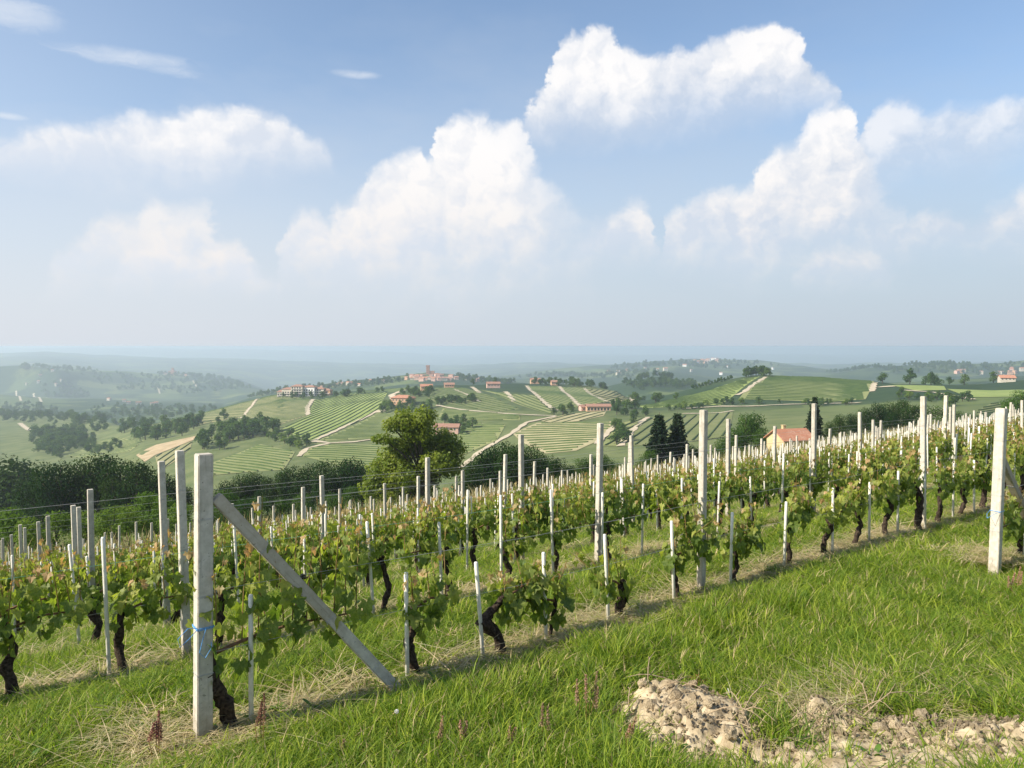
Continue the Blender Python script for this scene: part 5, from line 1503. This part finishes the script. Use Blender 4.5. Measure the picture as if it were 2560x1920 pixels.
# ================================================================== foreground: grass, straw, earth, weeds
def tuft(seed, nb, hmin, hmax, rad, wid, lean, mats, mixp):
    r_ = np.random.default_rng(seed)
    V, F, MI = [], [], []
    for k in range(nb):
        a = r_.random() * 6.283; rr_ = rad * math.sqrt(r_.random())
        p = np.array([math.cos(a) * rr_, math.sin(a) * rr_, -.02])
        h = hmin + (hmax - hmin) * r_.random() ** 1.3
        b_ = r_.random() * 6.283; ld = np.array([math.cos(b_), math.sin(b_), 0])
        l_ = lean * h * (.3 + r_.random())
        sd = np.array([-ld[1], ld[0], 0]) * wid * (.6 + .8 * r_.random())
        tw = r_.normal() * .6
        sd = sd * math.cos(tw) + ld * wid * math.sin(tw)
        m0 = len(V)
        for f, wf in ((0, .8), (.4, 1.0), (.75, .7)):
            c = p + ld * l_ * f ** 2 + np.array([0, 0, h * (f - .18 * lean * f * f)])
            V += [c - sd * wf / 2, c + sd * wf / 2]
        V.append(p + ld * l_ * 1.05 + np.array([0, 0, h * (1 - .25 * lean)]))
        F += [(m0, m0 + 1, m0 + 3, m0 + 2), (m0 + 2, m0 + 3, m0 + 5, m0 + 4), (m0 + 4, m0 + 5, m0 + 6)]
        mi = int(r_.choice(len(mixp), p=mixp)); MI += [mi] * 3
    return mesh_from('grass_tuft', V, [tuple(int(i) for i in f) for f in F], [M[q] for q in mats], MI)
GM = ['grass_a', 'grass_b', 'grass_dry']
TUFTS = [tuft(i, 46, .12, .34, .13, .0075, .55, GM, [.52, .42, .06]) for i in range(4)] + \
        [tuft(10 + i, 40, .08, .22, .14, .0075, .8, GM, [.60, .32, .08]) for i in range(3)] + \
        [tuft(20 + i, 34, .14, .40, .12, .006, .5, GM, [.32, .40, .28]) for i in range(2)]
STRAWT = [tuft(40 + i, 60, .05, .20, .22, .006, 3.2, ['straw', 'grass_dry', 'grass_b'], [.60, .30, .10]) for i in range(3)]
def rosette(seed):
    r_ = random.Random(seed); b = MB()
    for k in range(10):
        a = 6.283 * k / 10 + r_.random() * .6; l_ = .10 + .14 * r_.random(); w_ = .022 + .02 * r_.random(); e = .35 + .9 * r_.random()
        dx_, dy_ = math.cos(a), math.sin(a)
        pts = []
        for f, wf in ((.08, .2), (.35, .8), (.65, 1.0), (.88, .6)):
            c = (dx_ * l_ * f, dy_ * l_ * f, l_ * (e * f - .5 * f * f))
            pts += [(c[0] - dy_ * w_ * wf, c[1] + dx_ * w_ * wf, c[2] + .008), (c[0] + dy_ * w_ * wf, c[1] - dx_ * w_ * wf, c[2] + .008)]
        pts.append((dx_ * l_, dy_ * l_, l_ * (e - .5)))
        b.add(pts, [(0, 1, 3, 2), (2, 3, 5, 4), (4, 5, 7, 6), (6, 7, 8)])
    return b.mesh('weed_rosette', [M['weed']])
ROS = [rosette(i) for i in range(4)]

# earth bank and spoil at the lower right: outline in the ground plane, from the photograph
def gpx(x, y):
    t, sl_ = ray(x, y); D = np.geomspace(2.5, 40, 1500)
    df = height(t * D, D) - sl_ * D
    D = D[int(np.argmax(df >= 0))]
    return t * D, D
SPOILS = [('heap', (1725, 1820), 175, 125, .17), ('heap', (2085, 1815), 125, 60, .11), ('heap', (2260, 1845), 120, 55, .08), ('heap', (2490, 1850), 190, 65, .09), ('flat', (2270, 1895), 430, 120, .06), ('flat', (1800, 1890), 170, 80, .07)]
spoil_c = []
for kd, (x, y), rx, ry, hh_ in SPOILS:
    X, Y = gpx(x, y); spoil_c.append((X, Y, rx * Y / FPX, max(.25, ry * Y / FPX * 2.1), hh_, kd))
def spoil_w(X, Y):
    w_ = np.full(np.shape(X), -9.0)
    for (cx_, cy_, rx, ry, hh_, kd) in spoil_c:
        w_ = np.maximum(w_, 1 - ((X - cx_) / rx) ** 2 - ((Y - cy_) / ry) ** 2)
    return w_
M['earth'] = simple('pale_earth', (.28, .215, .13), (.54, .445, .30), 9, .97, .05, .9, .03, 'pos', 8)
M['earth_clod'] = simple('earth_clod', (.29, .22, .135), (.54, .44, .295), 11, .97, .05, 1.0, .02, 'obj', 8, .22)
xs = np.arange(.3, 5.2, .022); ys = np.arange(2.9, 7.4, .022)
EX, EY = np.meshgrid(xs, ys, indexing='ij')
EZ = np.full(EX.shape, -.06)
for (cx_, cy_, rx, ry, hh_, kd) in spoil_c:
    d2 = ((EX - cx_) / rx) ** 2 + ((EY - cy_) / ry) ** 2
    EZ = np.maximum(EZ, hh_ * np.clip(1.15 - d2, -.5, 1) ** 1 * np.where(d2 < 1.15, 1, .3))
WX2, WY2 = vnoise(EX, EY, .07, 50) * .09, vnoise(EX, EY, .07, 51) * .09
rough_n = vnoise(EX, EY, .30, 20) * .10 + sum((np.abs(vnoise(EX + 3 * i + WX2, EY + WY2, c_, 21 + i)) - .22) * a_ for i, (c_, a_) in enumerate(((.19, .16), (.11, .13), (.06, .12), (.038, .11), (.024, .08))))
EZ = EZ + rough_n * np.clip(EZ * 8 + .20, 0, 1) * (.45 + 1.3 * np.clip(vnoise(EX, EY, .5, 40) + .3, 0, 1))
keep = (EZ > -.045) & (spoil_w(EX, EY) > -.3)
EZw = EZ + height(EX, EY)
nI2, nJ2 = EX.shape
i_, j_ = np.meshgrid(np.arange(nI2 - 1), np.arange(nJ2 - 1), indexing='ij')
kf = (keep[:-1, :-1] | keep[1:, 1:] | keep[1:, :-1] | keep[:-1, 1:])
i_, j_ = i_[kf], j_[kf]
Fq = np.stack([i_ * nJ2 + j_, (i_ + 1) * nJ2 + j_, (i_ + 1) * nJ2 + j_ + 1, i_ * nJ2 + j_ + 1], -1)
used = np.unique(Fq); remap = np.full(nI2 * nJ2, -1); remap[used] = np.arange(len(used))
Ve = np.stack([EX, EY, EZw], -1).reshape(-1, 3)[used]
mound = add('earth_mound', mesh_from('earth_mound', Ve, remap[Fq], [M['earth']], None, False))
tag(mound, 'bank of dug pale earth and clods at the lower right', 'earth')
def clod(seed):
    r_ = random.Random(seed); me = bmesh.new(); bmesh.ops.create_icosphere(me, subdivisions=1 + seed % 2, radius=.5)
    off = Vector((seed * 3.1, 1.7, .3))
    for v in me.verts:
        n_ = mnoise.noise(v.co * 2.6 + off) * .55 + mnoise.noise(v.co * 6 + off) * .35
        v.co *= 1 + n_ + .35 * (r_.random() - .5); v.co.z *= .72
    q = bpy.data.meshes.new('clod'); me.to_mesh(q); me.free(); q.materials.append(M['earth_clod'])
    return q
CL = [clod(i) for i in range(6)]
rc = random.Random(21)
def ground_e(X, Y):
    i = int(np.clip((X - xs[0]) / .022, 0, nI2 - 1)); j = int(np.clip((Y - ys[0]) / .022, 0, nJ2 - 1))
    return max(EZw[i, j], hz(X, Y))
nc = 0
while nc < 240:
    c = spoil_c[rc.choice([0, 0, 0, 0, 1, 1, 1, 2, 2, 3, 3, 4, 5])]
    a, q = rc.random() * 6.283, math.sqrt(rc.random()) * 1.05
    X, Y = c[0] + c[2] * q * math.cos(a), c[1] + c[3] * q * math.sin(a)
    if Y < 3.3 or abs(X / Y) > .7: continue
    sz = .018 + .085 * rc.random() ** 3
    add('clod', CL[rc.randrange(6)], mound, (X, Y, ground_e(X, Y) + sz * .12), (rc.random() * 6, rc.random() * 6, rc.random() * 6), (sz, sz * (.8 + .4 * rc.random()), sz))
    nc += 1
# loose crumbs spilled over the bank and into the grass
Pc, Rc, Sc, Ic = [], [], [], []
rq_ = np.random.default_rng(5)
while len(Pc) < 5200:
    c = spoil_c[int(rq_.integers(len(spoil_c)))]
    a, q = rq_.random() * 6.283, math.sqrt(rq_.random()) * 1.12
    X, Y = c[0] + c[2] * q * math.cos(a), c[1] + c[3] * q * math.sin(a)
    if Y < 3.3 or abs(X / Y) > .72: continue
    k = .006 + .026 * rq_.random() ** 2.5
    Pc.append((X, Y, ground_e(X, Y) + k * .2)); Rc.append(tuple(rq_.random(3) * 6)); Sc.append((k, k, k)); Ic.append(int(rq_.integers(6)))
crumbs = instancer('earth_crumbs', Pc, Rc, Sc, Ic, CL, None, None); crumbs.parent = mound
# dry stalks and twigs lying over the spoil
tw_c = spoil_c[0]
M['twig'] = simple('dry_twig', (.26, .19, .12), (.42, .33, .22), 30, .9, .1)
M['root_red'] = simple('red_roots', (.38, .15, .08), (.5, .25, .14), 30, .9, .1)
tw_n = 0
for k in range(26):
    c = spoil_c[0] if k < 16 else spoil_c[1]
    a, q = rc.random() * 6.283, math.sqrt(rc.random()) * .9
    X, Y = c[0] + c[2] * q * math.cos(a), c[1] + c[3] * q * math.sin(a)
    z0 = ground_e(X, Y)
    l_ = .14 + .34 * rc.random(); b_ = rc.random() * 6.283; up = .03 + .12 * rc.random()
    pts = [(math.cos(b_) * l_ * f + .02 * (rc.random() - .5), math.sin(b_) * l_ * f + .02 * (rc.random() - .5), .02 + up * math.sin(f * 2.6)) for f in (0, .25, .5, .75, 1)]
    b = MB(); b.tube(pts, [.0045, .004, .0035, .003, .0015], 5, 0, .1, False)
    b.tube([pts[2], (pts[2][0] + .05, pts[2][1] + .03, pts[2][2] + .05)], [.0025, .001], 4, 0, 0, False)
    o = add('dry_twig', b.mesh('dry_twig', [M['twig']]), None, (X, Y, z0))
    tag(o, 'dry twig lying on the heap of clods' if k < 16 else 'dry twig lying on the smaller earth heap', 'twig', 'twigs on the clod heap' if k < 16 else 'twigs on the smaller heap')
# fine red roots
X, Y = gpx(1752, 1715); b = MB()
for k in range(46):
    a = rc.random() * 6.283; l_ = .05 + .10 * rc.random()
    b.tube([(0, 0, 0), (math.cos(a) * l_ * .5, math.sin(a) * l_ * .5, .05 * rc.random() + .02), (math.cos(a) * l_, math.sin(a) * l_, .06 * rc.random())], [.0022, .0018, .001], 4, 0, 0, False)
o = add('root_tangle', b.mesh('root_tangle', [M['root_red']]), None, (X, Y, ground_e(X, Y) + .01)); tag(o, 'tangle of fine reddish roots on top of the clod heap', 'roots')
X, Y = gpx(1818, 1752); b = MB()
b.add([(-.012, 0, 0), (.012, .002, 0), (.02, 0, .05), (.008, .006, .085), (-.008, .004, .06), (-.011, .003, 0), (.013, .005, 0), (.021, .003, .05), (.008, .009, .085), (-.007, .007, .06)], [(0, 1, 2, 3, 4), (9, 8, 7, 6, 5), (0, 5, 6, 1), (1, 6, 7, 2), (2, 7, 8, 3), (3, 8, 9, 4), (4, 9, 5, 0)])
o = add('white_scrap', b.mesh('white_scrap', [M['wall_white']]), None, (X, Y, ground_e(X, Y) - .005)); tag(o, 'little white scrap stuck upright in the clod heap', 'scrap')

# ---- grass sown over the slope
r_ = np.random.default_rng(77)
def sow(n, d0, d1, power=1.0, side=.80):
    u = r_.random(n); D = (d0 ** power + u * (d1 ** power - d0 ** power)) ** (1 / power)
    t = (r_.random(n) * 2 - 1) * side
    return t * D, D
P_, R_, S_, I_ = [], [], [], []
Pst, Rst, Sst, Ist = [], [], [], []
rown = np.array(ROWN)
pmx, pmy = main_post.location.x, main_post.location.y; prx, pry = rp.location.x, rp.location.y
def rowdist(n): return np.abs(n[:, None] - rown[None, :]).min(1)
for (cnt, d0, d1, sc, pw) in ((15000, 2.4, 9.5, 1.0, 1.6), (13000, 8.5, 22, 1.25, 1.4), (11000, 20, 60, 1.9, 1.3), (6000, 55, 118, 2.8, 1.2)):
    X, Y = sow(cnt, d0, d1, pw)
    s_, n_ = sn(X, Y)
    ok = (n_ < 50) & (n_ > -2)
    sw_ = spoil_w(X, Y)
    ok &= ~((sw_ > -.22 + .7 * vnoise(X, Y, .25, 36)) & (r_.random(cnt) < .92)) | (Y > 9)
    rd = rowdist(n_)
    edge = .32 + .25 * vnoise(X, Y, .6, 31)
    inrow = (rd < edge) & (n_ > 4.9) & (s_ > s_main - .6)
    tall = vnoise(X, Y, 1.1, 30) + vnoise(X, Y, .4, 33) * .6
    H = height(X, Y)
    for i in np.flatnonzero(ok):
        if inrow[i]:
            if r_.random() < .86: continue
            hs = .40
        elif n_[i] > 5.0: hs = .58 + .35 * tall[i]
        else: hs = .70 + .50 * tall[i]
        for (px_, py_) in ((pmx, pmy), (prx, pry)):
            dq = math.hypot(X[i] - px_, Y[i] - py_ + .15)
            if dq < .75: hs *= .25 + .75 * dq / .75
        if rd[i] < .85 and n_[i] > 4.0: hs *= .45 + .55 * (rd[i] / .85)
        k = sc * (.8 + .5 * r_.random())
        P_.append((X[i], Y[i], H[i])); R_.append((.12 * r_.normal(), .12 * r_.normal(), r_.random() * 6.283))
        S_.append((k, k, max(.3, hs) * (1.0 if sc < 1.2 else .9 + .12 * sc) * (.8 + .4 * r_.random())))
        I_.append(int(r_.choice(9, p=[.15, .15, .15, .13, .10, .10, .08, .07, .07])))
instancer('grass', P_, R_, S_, I_, TUFTS, 'lush green grass covering the slope between the rows', 'grass')
# mown straw under the rows
for j, n in enumerate(ROWN[1:7], 1):
    s0, s1 = s_range(n); s0 = s_main - .5 if j == 1 else s0; s1 = min(s1, s0 + 24)
    m_ = int((s1 - s0) * (34 if j < 3 else 16))
    ss = s0 + (s1 - s0) * r_.random(m_); nn = n + .17 * r_.normal(size=m_) - .05
    X, Y = xy(ss, nn); H = height(X, Y); gap = vnoise(X, Y, .9, 35)
    for i in range(m_):
        if gap[i] < -.22: continue
        k = .7 + .6 * r_.random()
        Pst.append((X[i], Y[i], H[i] + .015)); Rst.append((.1 * r_.normal(), .1 * r_.normal(), 6.283 * r_.random())); Sst.append((k, k, k * .5)); Ist.append(int(r_.integers(3)))
for (x, y, m_, sp_) in ((300, 1850, 4, .3), (420, 1860, 12, .2), (2480, 1425, 30, .3), (1500, 1560, 30, .4), (2200, 1745, 60, .45), (2060, 1740, 40, .3), (1700, 1690, 30, .25)):
    X0, Y0 = gpx(x, y)
    for i in range(m_):
        X, Y = X0 + sp_ * r_.normal(), Y0 + sp_ * .6 * r_.normal()
        if Y < 3: continue
        Pst.append((X, Y, ground_e(X, Y) + .02)); Rst.append((.1 * r_.normal(), .1 * r_.normal(), 6.283 * r_.random())); Sst.append((.8, .8, .5)); Ist.append(int(r_.integers(3)))
instancer('straw', Pst, Rst, Sst, Ist, STRAWT, 'dry mown straw lying along the foot of the vine rows', 'straw')
# leafy weeds scattered in the grass
P_, R_, S_, I_ = [], [], [], []
for (x, y, m_, sp_) in ((560, 1830, 10, .25), (330, 1800, 26, .35), (150, 1850, 14, .4), (1900, 1850, 10, .4), (1400, 1850, 14, .6), (900, 1780, 10, .5)):
    X0, Y0 = gpx(x, y)
    for i in range(m_):
        X, Y = X0 + sp_ * r_.normal(), Y0 + sp_ * r_.normal()
        if Y < 3: continue
        k = .8 + 1.0 * r_.random()
        P_.append((X, Y, hz(X, Y) + .02)); R_.append((0, 0, 6.283 * r_.random())); k *= .32; S_.append((k, k, k * 1.2)); I_.append(int(r_.integers(4)))
X, Y = sow(420, 3, 14, 1.5)
for i in range(420):
    k = .15 + .17 * r_.random(); P_.append((X[i], Y[i], hz(X[i], Y[i]) + .03)); R_.append((0, 0, 6.283 * r_.random())); S_.append((k, k, k)); I_.append(int(r_.integers(4)))
instancer('broadleaf_weeds', P_, R_, S_, I_, ROS, 'low broad-leaved weeds growing through the grass', 'weeds')
# tall dry weeds along the bottom edge of the vineyard
P_, R_, S_, I_ = [], [], [], []
for k in range(2600):
    n = 46 + 3.5 * r_.random(); s0, s1 = s_range(44); s_ = s0 + (s1 - s0) * r_.random()
    X, Y = xy(s_, n)
    if Y > 112: continue
    kk = 2.6 + 2.2 * r_.random(); P_.append((X, Y, hz(X, Y))); R_.append((.1 * r_.normal(), .1 * r_.normal(), 6.283 * r_.random())); S_.append((kk, kk, kk * 1.5)); I_.append(int(r_.integers(2)))
TW = [tuft(60, 36, .15, .42, .16, .008, .45, ['grass_dry', 'grass_a', 'straw'], [.42, .33, .25]), tuft(61, 36, .15, .42, .16, .008, .45, ['grass_a', 'tree_a', 'grass_dry'], [.4, .35, .25])]
instancer('tall_weeds', P_, R_, S_, I_, TW, 'tall dry weeds along the lower edge of the vineyard', 'weeds')

# ---- flowering sorrel spikes in the near grass
def sorrel(x, y, hgt, nsp, mat, label, seed):
    hgt *= 1.05
    q = random.Random(seed)
    X, Y = gpx(x, min(y, 1915)); z0 = hz(X, Y)
    # the spike tip seen at (x, y): raise a stalk from the ground a little nearer than that
    t = add('sorrel', None, None, (X, Y, z0)); tag(t, label, 'sorrel', 'sorrel seed spikes in the near grass')
    for k in range(nsp):
        lx, ly = .05 * (q.random() - .5) * nsp, .04 * (q.random() - .5)
        h = hgt * (.75 + .35 * q.random()); tx, ty = lx + .10 * (q.random() - .3), ly + .03 * (q.random() - .5)
        b = MB(); b.tube([(lx * .3, ly, -.02), (lx * .7, ly, h * .5), (tx, ty, h)], [.0035, .003, .0015], 5, 0, 0, False)
        st = add('stalk', b.mesh('stalk', [M['shoot']]), t)
        rg_ = np.random.default_rng(seed * 10 + k)
        nn = 420
        f = rg_.random(nn) ** .8
        c = np.stack([lx + (tx - lx) * (.45 + .55 * f), ly + (ty - ly) * f, h * (.52 + .5 * f)], 1)
        rad = .015 * (1.05 - f) + .005
        a = rg_.random(nn) * 6.283
        rq = rad * np.sqrt(rg_.random(nn)); rq *= (.6 + .4 * np.sign(np.sin(f * 40)))
        c[:, 0] += np.cos(a) * rq; c[:, 1] += np.sin(a) * rq
        V, F = leaf_cards(c, .0105, rg_)
        add('seed_spike', mesh_from('seed_spike', V, F, [M[mat]]), t)
SOR = [(395, 1900, .30, 4, 'seed_red', 'reddish sorrel spikes at the bottom left below the end post'), (655, 1880, .34, 3, 'seed_red', 'tall reddish sorrel spikes right of the end post foot'),
       (1125, 1900, .26, 4, 'seed_tan', 'pinkish sorrel spikes at the bottom centre left'), (1280, 1905, .24, 2, 'seed_tan', 'faded sorrel spikes at the bottom centre'), (1365, 1880, .30, 2, 'seed_tan', 'single faded sorrel by the bottom centre grass'),
       (1465, 1830, .36, 4, 'seed_tan', 'tall brownish sorrel cluster left of the clod heap'), (1560, 1895, .26, 2, 'seed_tan', 'low brownish sorrel left of the clod heap foot'), (850, 1912, .16, 1, 'seed_tan', 'short sorrel spike at the bottom edge, left half'),
       (2540, 1500, .30, 4, 'seed_tan', 'faded weed spikes beside the right end post')]
for k, q in enumerate(SOR): sorrel(*q, 300 + k)
# dandelion clock
X, Y = gpx(988, 1880); t = add('dandelion', None, None, (X, Y, hz(X, Y))); tag(t, 'white dandelion clock in the grass at the bottom centre', 'dandelion')
b = MB(); b.tube([(0, 0, -.02), (.01, 0, .14), (.012, 0, .27)], .002, 5); add('stalk', b.mesh('stalk', [M['shoot']]), t)
rg_ = np.random.default_rng(4); c = rg_.normal(size=(260, 3)); c = c / np.linalg.norm(c, axis=1)[:, None] * .013 + np.array([.012, 0, .275])
V, F = leaf_cards(c, .006, rg_); add('seed_head', mesh_from('seed_head', V, F, [M['wall_white']]), t)
# dry weed clump at the foot of the right end post
X, Y = gpx(2520, 1425); t = add('dry_weed_clump', tuft(88, 240, .10, .42, .26, .004, .9, ['grass_dry', 'straw', 'grass_a'], [.6, .3, .1]), None, (X, Y, hz(X, Y))); tag(t, 'feathery dry weed clump at the foot of the right end post', 'weed')
